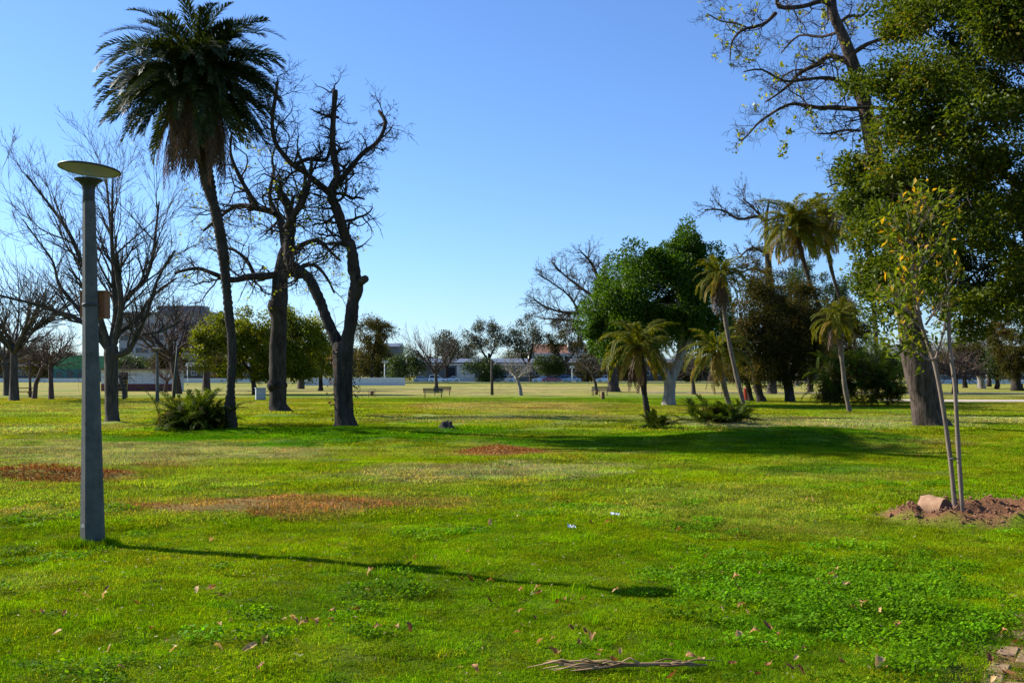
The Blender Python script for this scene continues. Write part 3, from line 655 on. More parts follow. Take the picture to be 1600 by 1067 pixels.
PLANE = dict(max=3, n=[(4, 6), (6, 8), (4, 6), (0, 0)], len=[(0.5, 0.8), (0.45, 0.75), (0.4, 0.7), (0, 0)], seg=[8, 7, 5, 4], gnarl=[0.30, 0.30, 0.28, 0.22],
             up=[0.03, 0.03, 0.02, 0.0], ang=(35, 85), rmin=0.006, taper=0.4)
UPRIGHT = dict(max=3, n=[(5, 7), (7, 9), (4, 6), (0, 0)], len=[(0.45, 0.75), (0.45, 0.7), (0.4, 0.6), (0, 0)], seg=[7, 6, 5, 4], gnarl=[0.10, 0.11, 0.11, 0.10],
               up=[0.07, 0.08, 0.07, 0.05], ang=(18, 48), rmin=0.006, taper=0.3)
BROAD = dict(max=3, n=[(6, 8), (6, 8), (4, 6), (0, 0)], len=[(0.5, 0.75), (0.45, 0.7), (0.4, 0.65), (0, 0)], seg=[7, 6, 5, 4], gnarl=[0.20, 0.2, 0.2, 0.2],
             up=[0.04, 0.05, 0.04, 0.0], ang=(28, 65), rmin=0.010, taper=0.35)

# --- big upright bare tree behind the lamp
def bare_upright():
    B = onground(175, 660); D = B.y; t = tree('bare_tree', 'large bare tree with upswept branches behind the foreground lamp', B)
    sk = Skeleton(21); b = B
    L = [sk.limb([(176, 668, 14), (175, 650, 10.5), (174, 620, 10), (174, 580, 10), (174, 552, 11.5), (175, 540, 9)], D, b, k=12)]
    S = dict(UPRIGHT); S['rcap'] = 0.05
    limbs = [([(172, 552, 6), (150, 520, 5), (127, 500, 4), (92, 488, 3.4), (60, 478, 2.8), (20, 466, 2), (-25, 455, 1.2)], -0.6, 12, (1.0, 2.0)),
             ([(168, 548, 6), (150, 515, 5), (128, 493, 4.2), (102, 466, 3.4), (78, 440, 2.8), (66, 405, 2.2), (40, 372, 1.6), (10, 335, 1)], 1.2, 12, (1.2, 2.4)),
             ([(170, 545, 7), (161, 500, 6), (152, 462, 5), (140, 420, 4.2), (122, 372, 3.4), (98, 332, 2.5), (62, 282, 1.4)], -1.0, 14, (1.3, 2.6)),
             ([(174, 545, 7.5), (177, 490, 6), (172, 452, 5), (168, 400, 4), (160, 340, 2.8), (150, 270, 1.4)], 0.9, 14, (1.2, 2.6)),
             ([(176, 545, 7), (188, 500, 5.5), (195, 470, 5), (190, 430, 4.4), (184, 395, 3.6), (186, 340, 2.6), (190, 285, 1.3)], -0.8, 14, (1.2, 2.5)),
             ([(195, 470, 5), (208, 455, 4.4), (222, 437, 3.8), (232, 400, 3.2), (236, 360, 2.4), (238, 310, 1.3)], 0.7, 12, (1.0, 2.2)),
             ([(178, 556, 6), (203, 548, 5), (222, 522, 4), (240, 482, 3.2), (255, 440, 2.4), (283, 395, 1.3)], -0.7, 10, (0.9, 1.9)),
             ([(222, 522, 3), (243, 519, 2.4), (262, 510, 2), (275, 500, 1.2)], 0.4, 5, (0.6, 1.0)),
             ([(176, 548, 6), (182, 520, 5), (204, 500, 3.4), (226, 462, 2.6), (262, 430, 1.5)], 1.0, 8, (0.9, 1.8))]
    for pts, dy, n, ln in limbs: sk.sprout(sk.limb(pts, D, b, dy), n, ln, 1, S, 0.2)
    mb = MB(); sk.mesh(mb); mb.build('trunk', M['bark_grey'], t)
bare_upright()

# --- tall date palm
def frond_mesh(name, L, elev, curve, nl, ll, lw, droop, vee, seed, mat, powr=1.3, wob=0.1, r0=0.022):
    r = np.random.default_rng(seed); n = 14; s = np.linspace(0, 1, n + 1)
    ang = np.radians(elev - curve * s ** powr); ang = np.maximum(ang, math.radians(-93))
    st = L / n; x = np.concatenate([[0], np.cumsum(np.cos(ang[:-1]) * st)]); z = np.concatenate([[0], np.cumsum(np.sin(ang[:-1]) * st)])
    y = wob * L * r.normal(0, 1) * s ** 2 * 0.5
    P = np.c_[x, y, z]; mb = MB(); mb.tube(P, np.linspace(r0, 0.004, n + 1), 4, True, np.full((n + 1) * 4, 0.6))
    T = np.gradient(P, axis=0); T /= np.linalg.norm(T, axis=1)[:, None]
    u = np.repeat(np.linspace(0.14, 0.99, nl), 2) + r.normal(0, 0.006, nl * 2); u = np.clip(u, 0.1, 1); sgn = np.tile([1, -1], nl)
    idx = u * n; i0 = np.clip(idx.astype(int), 0, n - 1); f = (idx - i0)[:, None]
    p = P[i0] * (1 - f) + P[i0 + 1] * f; t = T[i0] * (1 - f) + T[i0 + 1] * f
    side = np.cross(t, np.array([0, 0, 1.0])) + 1e-6; side = np.c_[side[:, 0] * 0, np.ones(len(u)), side[:, 2] * 0] * 1.0
    nrm = np.cross(t, side); nrm *= -1 if nrm[:, 2].mean() < 0 and elev > -60 else 1
    fw = np.radians(r.uniform(28, 52, len(u)) * (1 - 0.45 * u))[:, None] + 0.12
    d = t * np.cos(fw) + side * sgn[:, None] * np.sin(fw) + nrm * (vee + r.normal(0, 0.13, len(u)))[:, None]
    d /= np.linalg.norm(d, axis=1)[:, None]
    ln = (ll * (0.45 + 0.75 * np.sin(np.pi * np.clip(u * 0.86 + 0.12, 0, 1))) * r.uniform(0.8, 1.15, len(u)))[:, None]
    g = np.array([0, 0, -1.0]); d2 = d + g * (droop + r.normal(0, 0.12, len(u)))[:, None]; d2 /= np.linalg.norm(d2, axis=1)[:, None]
    w = np.cross(d, nrm); w /= np.linalg.norm(w, axis=1)[:, None] + 1e-9; w = w * lw / 2
    a = p; b = p + d * ln * 0.5; c = b + d2 * ln * 0.5
    V = np.stack([a - w * 0.5, a + w * 0.5, b + w, b - w, c], 1).reshape(-1, 3); k = np.arange(len(u))[:, None] * 5
    nb = mb.n; mb.add(V, k + np.array([[0, 1, 2, 3]]), np.repeat(r.random(len(u)) * 0.92 + (u > 0.93) * 0.05, 5)); mb.F.append((k + np.array([[3, 2, 4]]) + nb, 0))
    return mb.mesh(name, mat)
def palm_trunk(t, B, D, pts, mat, rings=0.12, k=12):
    sk = Skeleton(1); Q, R = sk.limb(pts, D, B)
    # resample into many rings so that the old leaf scars stand proud
    P = np.array([list(q) for q in Q]); R = np.array(R); s = np.concatenate([[0], np.cumsum(np.linalg.norm(np.diff(P, axis=0), axis=1))])
    n = max(8, min(140, int(s[-1] / rings * 2))); u = np.linspace(0, s[-1], n)
    PP = np.c_[[np.interp(u, s, P[:, i]) for i in range(3)]].T; RR = np.interp(u, s, R) * (1 + 0.17 * (np.arange(n) % 2) - 0.08) * (1 + rng.normal(0, 0.03, n))
    mb = MB(); mb.tube(PP, RR, k); mb.build('trunk', mat, t); return Vector(PP[-1])
def big_palm():
    B = onground(356, 673); D = B.y
    t = tree('date_palm', 'tall date palm with leaning trunk and brown skirt of dead fronds', B)
    palm_trunk(t, B, D, [(352, 682, 17), (356, 668, 12), (362, 640, 9.5), (364, 600, 8), (362, 540, 7.6), (357, 480, 8), (347, 400, 9), (338, 340, 9.5), (325, 290, 11), (315, 240, 15), (309, 180, 18), (306, 120, 16), (305, 88, 8)], M['bark_palm'])
    C = at(306, 120, D) - B; r = random.Random(3)
    green = [(e, [frond_mesh('frond', 2.95, e, cv, 72, 0.38, 0.034, 0.3, 0.30, 500 + i * 3 + j, M['frond_dark']) for j in range(2)]) for i, (e, cv) in enumerate([(82, 80), (67, 95), (53, 102), (40, 102), (28, 94), (14, 82), (1, 68), (-13, 54), (-27, 42)])]
    cnt = [9, 14, 18, 21, 23, 25, 27, 28, 27]; k = 0
    for (e, ms), n in zip(green, cnt):
        for i in range(n):
            k += 1; a = k * 2.39996 + r.uniform(-.2, .2); q = inst('frond', r.choice(ms), t, C + Vector((math.cos(a) * .14, math.sin(a) * .14, 0.12 * (e / 60.0) + r.uniform(-.1, .1))), (0, r.uniform(-.18, .18), a), r.uniform(0.75, 1.06))
            q.rotation_euler[0] = r.uniform(-.5, .5)
    dead = [frond_mesh('dead_frond', 2.6, -18 - i * 11, 76 - i * 11, 44, 0.30, 0.028, 0.9, -0.1, 560 + i, M['frond_dead'], 0.42) for i in range(4)]
    for i in range(96):
        a = i * 2.39996; inst('dead_frond', r.choice(dead), t, C + Vector((math.cos(a) * .28, math.sin(a) * .28, -0.25 - r.random() * 0.85)), (r.uniform(-.2, .2), r.uniform(-.08, .08), a), r.uniform(0.6, 1.0))
big_palm()

def frond_clump(name, label, cat, px, py, w, h, n, seed, mat, elevs=((80, 60), (60, 75), (40, 75), (22, 60)), ll=0.22, spread=0.35, D=None, lw=0.022, droop=0.3, origins=None, group=None, under=0.0):
    B = onground(px, py); D = B.y; t = thing(name, label, cat, B, 0, group); r = random.Random(seed)
    L = max(h, w / 2) / FPX * D * 1.15
    ms = [frond_mesh('frond', L * (1.0 - 0.06 * i), e, c, 34, ll, lw, droop, 0.2, seed * 10 + i, mat, r0=0.012) for i, (e, c) in enumerate(elevs)]
    for i in range(n):
        a = i * 2.39996 + r.uniform(-.3, .3); j = min(int(r.random() * len(ms)), len(ms) - 1)
        o = Vector((r.gauss(0, spread), r.gauss(0, spread), r.uniform(-0.02, 0.12)))
        if origins: q = r.choice(origins); o += Vector(q)
        inst('frond', ms[j], t, o, (r.uniform(-.3, .3), r.uniform(-.12, .12), a), r.uniform(0.6, 1.1))
    if under:
        C = np.array([[r.gauss(0, under * .8), r.gauss(0, under * .6), r.uniform(0.05, under)] for _ in range(26)]); mb = MB(); foliage(mb, C, under * .5, 120, 0.2, 0.03, seed + 5); mb.build('undergrowth', M['leaf_dark'], t)
    return t, L
frond_clump('palm_bush', 'feathery green palm bush at the foot of the tall date palm', 'bush', 304, 673, 78, 62, 230, 31, M['frond_bush'], spread=0.30, ll=0.2, lw=0.022, under=0.55)

# --- two gnarled plane trees
def plane_c():
    B = onground(538, 673); D = B.y; t = tree('plane_tree', 'forked bare plane tree with lopped limbs and dark trunk', B); sk = Skeleton(41); S = dict(PLANE); S['rcap'] = 0.05
    sk.limb([(541, 684, 27), (540, 668, 19), (538, 650, 15.5), (536, 615, 14.5), (536, 575, 15), (536, 548, 17), (536, 535, 14)], D, B, k=14)
    A = sk.limb([(535, 556, 12), (523, 528, 10), (511, 497, 9), (500, 470, 9), (487, 443, 9), (471, 427, 9.3), (452, 408, 9.5), (443, 384, 9.5), (446, 356, 9), (441, 320, 8), (433, 300, 7.6), (423, 284, 6.8)], D, B, 0.9, 10)
    R = sk.limb([(537, 556, 13), (547, 505, 11.5), (553, 470, 11), (558, 446, 12), (556, 425, 10), (549, 395, 9.4), (545, 375, 9.6), (536, 350, 8.4), (528, 330, 8), (524, 310, 7.6), (529, 283, 6.2), (527, 240, 5.4), (528, 200, 5.2), (531, 152, 4.4)], D, B, -0.8, 10)
    sk.limb([(558, 446, 7), (566, 442, 7.5), (575, 438, 6.5)], D, B, -0.5)
    a = sk.limb([(524, 308, 6), (500, 290, 5.2), (480, 274, 5), (460, 262, 4.6), (440, 233, 4), (441, 205, 3.6), (447, 172, 3), (453, 150, 2)], D, B, -1.6)
    b = sk.limb([(459, 260, 4), (480, 249, 4), (502, 245, 3.6), (510, 228, 2.6), (512, 212, 2)], D, B, 0.8)
    c = sk.limb([(529, 290, 5.4), (540, 270, 4.8), (560, 238, 4.6), (580, 222, 4.2), (591, 202, 4), (597, 181, 3.8), (585, 160, 3)], D, B, 1.0)
    d = sk.limb([(522, 303, 3.6), (538, 305, 3.2), (552, 314, 2.6), (562, 312, 2), (575, 318, 1.3)], D, B, -0.7)
    e = sk.limb([(446, 356, 5.2), (462, 340, 4.8), (478, 322, 4.4), (488, 300, 3.8), (492, 275, 2.8), (497, 255, 1.8)], D, B, -1.0)
    f = sk.limb([(528, 184, 2.8), (515, 177, 2.3), (500, 172, 1.8), (475, 158, 1.0)], D, B, 0.9)
    for l, n, ln in ((A, 12, (0.5, 1.5)), (R, 26, (0.4, 1.3)), (a, 15, (0.5, 1.3)), (b, 7, (0.4, 1.0)), (c, 15, (0.4, 1.0)), (d, 7, (0.4, 0.9)), (e, 9, (0.5, 1.3)), (f, 6, (0.3, 0.8))):
        sk.sprout(l, n, ln, 1, S, 0.35 if l is A or l is R else 0.1, 1.0, (0.28, 0.5))
    mb = MB(); sk.mesh(mb); mb.build('trunk', M['bark_dark'], t)
    tips = [p for p, d_ in sk.tips if p.z < 7.5 and sk.r.random() < 0.05]
    mb = MB(); r = np.random.default_rng(5)
    T = np.array([list(p) for p in tips]); leaves(mb, np.repeat(T, 3, 0) + r.normal(0, 0.05, (len(T) * 3, 3)), 0.10, 0.08, r); mb.build('young_leaves', M['leaf_spring'], t)
    # suckers and ivy scraps low on the trunk
    mb = MB(); C = np.array([list(at(sk.r.uniform(515, 560), sk.r.uniform(548, 655), D - 0.1) - B) for _ in range(60)]); leaves(mb, np.repeat(C, 6, 0) + r.normal(0, 0.10, (360, 3)), 0.08, 0.05, r); mb.build('trunk_shoots', M['leaf_rust'], t)
def plane_b():
    B = onground(436, 647); D = B.y; t = tree('plane_tree', 'bare plane tree with thick burred trunk between the palm and the forked tree', B); sk = Skeleton(43); S = dict(PLANE); S['rcap'] = 0.045
    sk.limb([(441, 657, 26), (437, 645, 18), (434, 630, 13.5), (434, 606, 13), (433, 602, 15.5), (434, 596, 13), (434, 560, 13.2), (436, 500, 12.4), (434, 480, 16), (437, 470, 13), (438, 440, 12.4), (445, 400, 11), (447, 385, 8)], D, B, k=14)
    ls = [([(442, 426, 7.5), (421, 436, 7), (395, 436, 6.2), (367, 441, 5.4), (345, 430, 4.2), (320, 425, 3), (290, 432, 2)], -1.5, 14, (0.8, 2.0)),
          ([(446, 400, 8), (440, 365, 7), (430, 334, 6.6), (400, 322, 6), (372, 312, 5), (350, 318, 4), (322, 335, 3), (298, 352, 2)], 1.8, 18, (0.8, 2.2)),
          ([(402, 322, 4.6), (388, 300, 4), (374, 270, 3.4), (368, 245, 2.6), (372, 215, 1.8)], -1.0, 10, (0.8, 2.0)),
          ([(446, 395, 8), (452, 360, 6), (466, 335, 5), (482, 310, 4), (486, 280, 2.8), (478, 250, 1.8)], -1.8, 12, (0.8, 2.2)),
          ([(447, 400, 6), (470, 380, 5), (490, 372, 4), (505, 385, 3), (520, 400, 2)], 2.0, 10, (0.7, 1.8)),
          ([(440, 440, 5), (462, 420, 4), (488, 412, 3.2), (505, 432, 2.4), (516, 455, 1.6)], 1.0, 10, (0.7, 1.7)),
          ([(430, 334, 5), (415, 300, 4), (420, 262, 3.2), (410, 230, 2.4), (418, 195, 1.6)], 2.4, 10, (0.7, 1.9)),
          ([(400, 436, 4), (380, 405, 3.4), (352, 385, 2.8), (330, 390, 2), (312, 380, 1.3)], 1.4, 9, (0.7, 1.8))]
    for pts, dy, n, ln in ls: sk.sprout(sk.limb(pts, D, B, dy), n, ln, 1, S, 0.12, 1.0, (0.3, 0.55))
    mb = MB(); sk.mesh(mb); mb.build('trunk', M['bark_dark'], t)
    tips = [p for p, d_ in sk.tips if sk.r.random() < 0.05]; mb = MB(); r = np.random.default_rng(6); T = np.array([list(p) for p in tips])
    leaves(mb, np.repeat(T, 3, 0) + r.normal(0, 0.07, (len(T) * 3, 3)), 0.13, 0.10, r); mb.build('young_leaves', M['leaf_spring'], t)
plane_c(); plane_b()

# --- plane tree with the thick trunk on the right, its bare crown against the sky
def plane_right():
    B = onground(1455, 674); D = B.y; t = tree('plane_tree', 'thick grey trunked plane tree whose bare crown spreads at the upper right', B); sk = Skeleton(47); S = dict(PLANE); S['rcap'] = 0.03
    sk.limb([(1460, 690, 40), (1456, 672, 29), (1450, 655, 24.5), (1445, 625, 22.5), (1438, 590, 22), (1430, 555, 21), (1420, 500, 18), (1400, 400, 15), (1375, 280, 13), (1347, 150, 11), (1335, 108, 10), (1318, 60, 8.6), (1302, 20, 7.4), (1298, -30, 6.4), (1290, -90, 4)], D, B, k=18)
    ls = [([(1300, 12, 5.5), (1282, 8, 5), (1249, 16, 4.4), (1210, 21, 4), (1205, 0, 3.4), (1195, -25, 2.4)], -0.8, 9, (0.5, 1.3)),
          ([(1212, 21, 3.6), (1196, 36, 3.2), (1181, 46, 2.8), (1154, 54, 2.2), (1138, 76, 1.6), (1134, 105, 1)], -0.6, 10, (0.4, 1.1)),
          ([(1172, 46, 2.2), (1155, 34, 1.9), (1131, 25, 1.6), (1110, 10, 1.1)], 0.6, 6, (0.3, 0.8)),
          ([(1330, 100, 6), (1315, 88, 5.4), (1299, 86, 5), (1282, 94, 4.6), (1256, 106, 3.8), (1244, 120, 3), (1226, 136, 2), (1205, 150, 1.4)], 0.7, 12, (0.5, 1.3)),
          ([(1340, 140, 5), (1316, 135, 4), (1289, 128, 3.4), (1250, 132, 2.8), (1215, 137, 2.2), (1180, 122, 1.6), (1150, 128, 1.1)], -1.0, 14, (0.5, 1.2)),
          ([(1350, 172, 5), (1313, 166, 4.4), (1282, 165, 3.8), (1262, 159, 3.2), (1239, 157, 2.8), (1198, 179, 2.2), (1180, 200, 1.7), (1168, 211, 1.2)], 0.9, 14, (0.4, 1.2)),
          ([(1326, 88, 4), (1347, 76, 3.6), (1375, 68, 3), (1388, 55, 2)], -1.0, 7, (0.5, 1.1)),
          ([(1345, 205, 3), (1323, 202, 2.4), (1300, 206, 1.8), (1282, 204, 1.3)], 0.4, 8, (0.4, 1.0)),
          ([(1352, 240, 3), (1336, 268, 2.6), (1316, 287, 2.2), (1300, 290, 1.7), (1286, 297, 1.2)], -0.4, 7, (0.3, 0.8)),
          ([(1320, 285, 1.8), (1316, 310, 1.5), (1313, 331, 1.1)], 0.3, 5, (0.3, 0.6)),
          ([(1310, 40, 4), (1330, 20, 3), (1360, 12, 2.2), (1380, -10, 1.6)], 1.0, 8, (0.5, 1.3)),
          ([(1312, 50, 3.2), (1290, 50, 2.6), (1262, 40, 2), (1240, 60, 1.4)], 1.4, 8, (0.4, 1.1))]
    for pts, dy, n, ln in ls: sk.sprout(sk.limb(pts, D, B, dy), n, ln, 1, S, 0.1, 1.0, (0.25, 0.5))
    mb = MB(); sk.mesh(mb); mb.build('trunk', M['bark_oak'], t)
    mb = MB(); r = np.random.default_rng(8); q = [p for p, d_ in sk.tips if sk.r.random() < 0.035]
    C = np.array([list(p) for p in q]); cl = np.array([list(at(a, b, D + .3) - B) for a, b in ((1232, 205), (1226, 228), (1222, 240), (1205, 192), (1287, 20), (1262, 172))])
    C = np.concatenate([np.repeat(C, 4, 0), np.repeat(cl, 22, 0)]); leaves(mb, C + r.normal(0, 0.07, C.shape), 0.12, 0.10, r); mb.build('young_leaves', M['leaf_spring'], t)
plane_right()

# --- evergreen tree filling the upper right, its stem just outside the frame
def evergreen():
    D = 25.5; x = (1720 - 800) / FPX * D; B = Vector((x, D, gz1(x, D))); t = tree('evergreen_tree', 'huge dense evergreen tree filling the upper right of the view', B)
    poly = [(1392, -140), (1402, 10), (1378, 40), (1395, 95), (1352, 110), (1322, 125), (1316, 170), (1340, 190), (1322, 240), (1345, 270), (1338, 330), (1352, 380), (1345, 440), (1372, 480), (1398, 500), (1430, 478), (1480, 470), (1520, 505), (1545, 545), (1580, 520), (1600, 545), (1660, 520), (1740, 470), (1800, 380), (1830, 200), (1800, 0), (1740, -110), (1560, -150)]
    C = clumps(poly, D, 310, 61, 3.2, 10) - np.array(B)
    mb = MB(); foliage(mb, C, 0.70, 800, 0.104, 0.060, 62, 0.75, 0.7, lumpy=0.7); mb.build('crown', M['leaf_oak'], t)
    sk = Skeleton(63); S = dict(BROAD); S['rcap'] = 0.06; S['max'] = 2
    sk.limb([(1722, 715, 40), (1720, 690, 30), (1718, 600, 26), (1712, 500, 22), (1700, 380, 18), (1690, 250, 13), (1685, 100, 8), (1680, -60, 4)], D, B, k=14)
    for pts, dy in (([(1714, 540, 12), (1640, 440, 9), (1560, 380, 7), (1470, 330, 5), (1380, 300, 3)], -1.0), ([(1705, 430, 12), (1620, 300, 9), (1520, 220, 6), (1420, 160, 4), (1340, 150, 2)], 1.2), ([(1700, 380, 10), (1800, 260, 8), (1900, 180, 4)], 0.5),
                    ([(1692, 280, 9), (1600, 120, 7), (1500, 40, 4), (1420, 0, 2)], -1.5), ([(1715, 520, 10), (1600, 470, 7), (1500, 430, 4), (1420, 440, 2)], 1.5), ([(1688, 150, 7), (1750, 0, 5), (1800, -120, 3)], 0.8)):
        sk.sprout(sk.limb(pts, D, B, dy), 8, (0.8, 1.8), 1, S)
    mb = MB(); sk.mesh(mb); mb.build('trunk', M['bark_dark'], t)
evergreen()

# --- young sapling with its stake
def sapling():
    x, y = SAP; B = Vector((x, y, gz1(x, y))); D = y
    t = tree('sapling', 'slender young sapling with green and orange leaves in a ring of bare soil', B); sk = Skeleton(71)
    S = dict(max=2, n=[(3, 4), (3, 4), (0, 0)], len=[(0.4, 0.6), (0.4, 0.6), (0, 0)], seg=[5, 4, 3], gnarl=[0.08, 0.10, 0.1], up=[0.08, 0.06, 0.03], ang=(28, 60), rmin=0.003, taper=0.4)
    A = sk.limb([(1498, 824, 6), (1495, 800, 5.2), (1488, 720, 4.6), (1477, 640, 4.4), (1465, 570, 4.2), (1457, 540, 3.8), (1445, 505, 3.6), (1436, 460, 3), (1432, 410, 2.4), (1430, 360, 1.9), (1424, 318, 1.2)], D, B, 0.15, 8)
    ls = [([(1462, 560, 3), (1452, 562, 2.2), (1436, 556, 2), (1418, 545, 1.7), (1400, 530, 1.2)], -0.1), ([(1462, 562, 2.6), (1472, 540, 2), (1482, 510, 1.6), (1490, 470, 1)], 0.15), ([(1450, 520, 2.4), (1430, 500, 1.8), (1412, 470, 1.4), (1398, 440, 1)], 0.2), ([(1446, 508, 2.2), (1462, 480, 1.8), (1480, 440, 1.3), (1488, 412, .9)], -0.2),
          ([(1438, 465, 2), (1420, 440, 1.5), (1406, 410, 1)], -0.15), ([(1434, 430, 2), (1450, 400, 1.5), (1462, 372, 1)], 0.2), ([(1431, 390, 1.6), (1416, 368, 1.2), (1404, 350, .8)], 0.15), ([(1430, 370, 1.5), (1440, 345, 1.1), (1448, 325, .8)], -0.1), ([(1440, 490, 2), (1420, 490, 1.5), (1396, 490, 1)], -0.2)]
    tw = [sk.limb(pts, D, B, dy, 5) for pts, dy in ls]
    for l in tw: sk.sprout(l, 9, (0.14, 0.36), 1, S, 0.25)
    sk.sprout(A, 12, (0.12, 0.3), 1, S, 0.62)
    mb = MB(); sk.mesh(mb); mb.build('trunk', M['bark_sapling'], t)
    r = np.random.default_rng(9); P = []; Dd = []; v = []
    for p, d in sk.tips:
        for q in range(4):
            P.append(list(p + Vector(r.normal(0, 0.04, 3)))); Dd.append(list(d)); h = p.z
            v.append(min(1, r.random() * 0.92 + (0.16 if h > 2.75 else 0.0) * r.random() + 0.02))
    mb = MB(); leaves(mb, P, 0.095, 0.042, r, 0.5, np.array(v), Dd); mb.build('leaves', M['leaf_sapling'], t)
    # stake
    s = thing('tree_stake', 'thin straight wooden stake tied to the young sapling', 'stake', B + Vector((0.03, -0.02, 0)))
    sk2 = Skeleton(72); sk2.limb([(1499, 828, 4.6), (1496, 780, 4.2), (1491, 690, 4.2), (1486, 600, 4), (1480, 540, 3.8), (1477, 485, 3.5)], D, B, 0, 8)
    mb = MB(); sk2.mesh(mb); mb.build('pole', M['bark_sapling'], s)
    mb = MB(); c = at(1489, 716, D) - B; mb.lathe([(0.058, -0.006), (0.066, 0), (0.058, 0.006)], 14, (c.x, c.y + 0.03, c.z), False); mb.build('tie', M['black_metal'], s)
sapling()
# ------------------------------------------------------------------ middle distance, right: fig tree, palms, dark trees
def fig():
    B = onground(1044, 633); D = B.y; t = tree('fig_tree', 'broad dark green tree with forked pale trunk at the centre right', B)
    poly = [(898, 528), (912, 500), (905, 480), (928, 468), (922, 440), (948, 432), (946, 404), (970, 402), (972, 378), (994, 384), (1006, 402), (1022, 378), (1044, 392), (1052, 366), (1066, 352), (1082, 362), (1090, 392), (1106, 376), (1120, 398), (1128, 440), (1134, 500), (1118, 550), (1090, 556), (1052, 530), (1012, 548), (965, 560), (925, 546)]
    C = clumps(poly, D, 120, 81, 3.0, 9) - np.array(B)
    mb = MB(); foliage(mb, C, 0.78, 900, 0.15, 0.095, 82, 1.15, 0.95, lumpy=0.45); mb.build('crown', M['leaf_fig'], t)
    sk = Skeleton(83); S = dict(BROAD); S['max'] = 2; S['rcap'] = 0.08
    sk.limb([(1045, 641, 14), (1045, 632, 11), (1046, 612, 9), (1047, 592, 9.5)], D, B, k=12)
    for pts, dy in (([(1046, 598, 8), (1038, 580, 7), (1030, 562, 6), (1018, 535, 5), (1000, 500, 4), (975, 460, 2)], -0.8), ([(1047, 598, 8.5), (1056, 575, 7.5), (1064, 555, 7), (1068, 520, 5.5), (1066, 470, 4), (1062, 410, 2)], 0.8), ([(1062, 560, 5), (1085, 520, 4), (1110, 470, 2.4)], 0.6), ([(1030, 565, 4), (1000, 548, 3), (950, 525, 2)], 0.6)):
        sk.sprout(sk.limb(pts, D, B, dy), 7, (0.8, 2.0), 1, S, 0.45)
    mb = MB(); sk.mesh(mb); mb.build('trunk', M['bark_pale'], t)
fig()

def feather_palm(label, px, py, trunk, crown, rad, n, seed, mat=('frond_green', 'frond_yellow'), dead=8, name='feather_palm', group=None, droop=0.8, tm='bark_palm_pale', up=((80, 95), (62, 110), (45, 115), (26, 110), (8, 95), (-14, 80)), nl=58, D=None, ll=0.32):
    if D is None: B = onground(px, py); D = B.y
    else: x = (px - 800) / FPX * D; B = Vector((x, D, gz1(x, D)))
    t = tree(name, label, B, group); palm_trunk(t, B, D, trunk, M[tm], 0.14, 10)
    C = at(crown[0], crown[1], D) - B; L = rad / FPX * D * 1.28; r = random.Random(seed)
    gs = [frond_mesh('frond', L, e, cv, nl, ll * L / 2.0, 0.028 * L / 2.0 + 0.004, droop, 0.12, seed * 20 + i, M[mat[0]], 1.15) for i, (e, cv) in enumerate(up)]
    ys = [frond_mesh('frond', L, e, cv, nl, ll * L / 2.0, 0.028 * L / 2.0 + 0.004, droop + 0.3, 0.05, seed * 20 + 10 + i, M[mat[1]], 1.15) for i, (e, cv) in enumerate(((4, 90), (-20, 72)))]
    for i in range(n):
        a = i * 2.39996 + r.uniform(-.25, .25); f = i / n; j = min(int(f * len(gs)), len(gs) - 1)
        me = r.choice(ys) if f > 0.72 and r.random() < 0.6 else gs[j]
        inst('frond', me, t, C + Vector((math.cos(a) * .08, math.sin(a) * .08, r.uniform(-.1, .1))), (r.uniform(-.35, .35), r.uniform(-.12, .12), a), r.uniform(0.75, 1.08))
    if dead:
        ds = [frond_mesh('dead_frond', L * 0.8, -60 - 9 * i, 30, 22, 0.22, 0.024, 0.9, -.1, seed * 20 + 15 + i, M['frond_dead'], 0.8) for i in range(2)]
        for i in range(dead):
            a = i * 2.39996 + 1; inst('dead_frond', r.choice(ds), t, C + Vector((math.cos(a) * .12, math.sin(a) * .12, -0.15 - 0.3 * r.random())), (r.uniform(-.2, .2), 0, a), r.uniform(0.6, 1.0))
    return t
feather_palm('short drooping palm standing in front of the pale forked trunk', 1014, 667, [(1014, 674, 6.5), (1013, 660, 5.5), (1010, 630, 5), (1005, 590, 6), (1000, 555, 7), (998, 542, 4)], (998, 545), 58, 46, 301, dead=14, droop=0.9, tm='bark_palm')
feather_palm('short drooping palm rising from the fern clump on the right', 1142, 650, [(1143, 658, 5), (1140, 640, 4.5), (1134, 610, 4.5), (1126, 575, 5), (1121, 552, 4)], (1120, 553), 52, 44, 302, dead=6)
feather_palm('slim leaning palm with a tall thin stem above the fern clump', 1168, 655, [(1170, 662, 5), (1163, 640, 4.4), (1152, 590, 4), (1141, 540, 3.8), (1133, 495, 4.2), (1128, 450, 5), (1126, 432, 3)], (1126, 434), 42, 44, 303, dead=14, droop=0.6)
feather_palm('single slender palm with curved stem before the dark palm thicket', 1328, 646, [(1330, 652, 5), (1326, 640, 4.2), (1320, 600, 4), (1316, 560, 4), (1312, 525, 5.5), (1309, 500, 4)], (1308, 500), 42, 44, 304, dead=12, droop=0.6)
frond_clump('palm_fern', 'low fern like palm clump beneath the two leaning palms', 'bush', 1118, 664, 72, 38, 80, 33, M['frond_bush'], spread=0.42, ll=0.2, under=0.4)
frond_clump('palm_fern', 'small fern like tuft at the foot of the short palm', 'bush', 1026, 668, 30, 34, 34, 34, M['frond_bush'], spread=0.14, ll=0.16)
frond_clump('palm_fern', 'arching fern like tuft at the foot of the tall slim palm', 'bush', 1160, 656, 30, 36, 36, 35, M['frond_bush'], spread=0.16, ll=0.16)

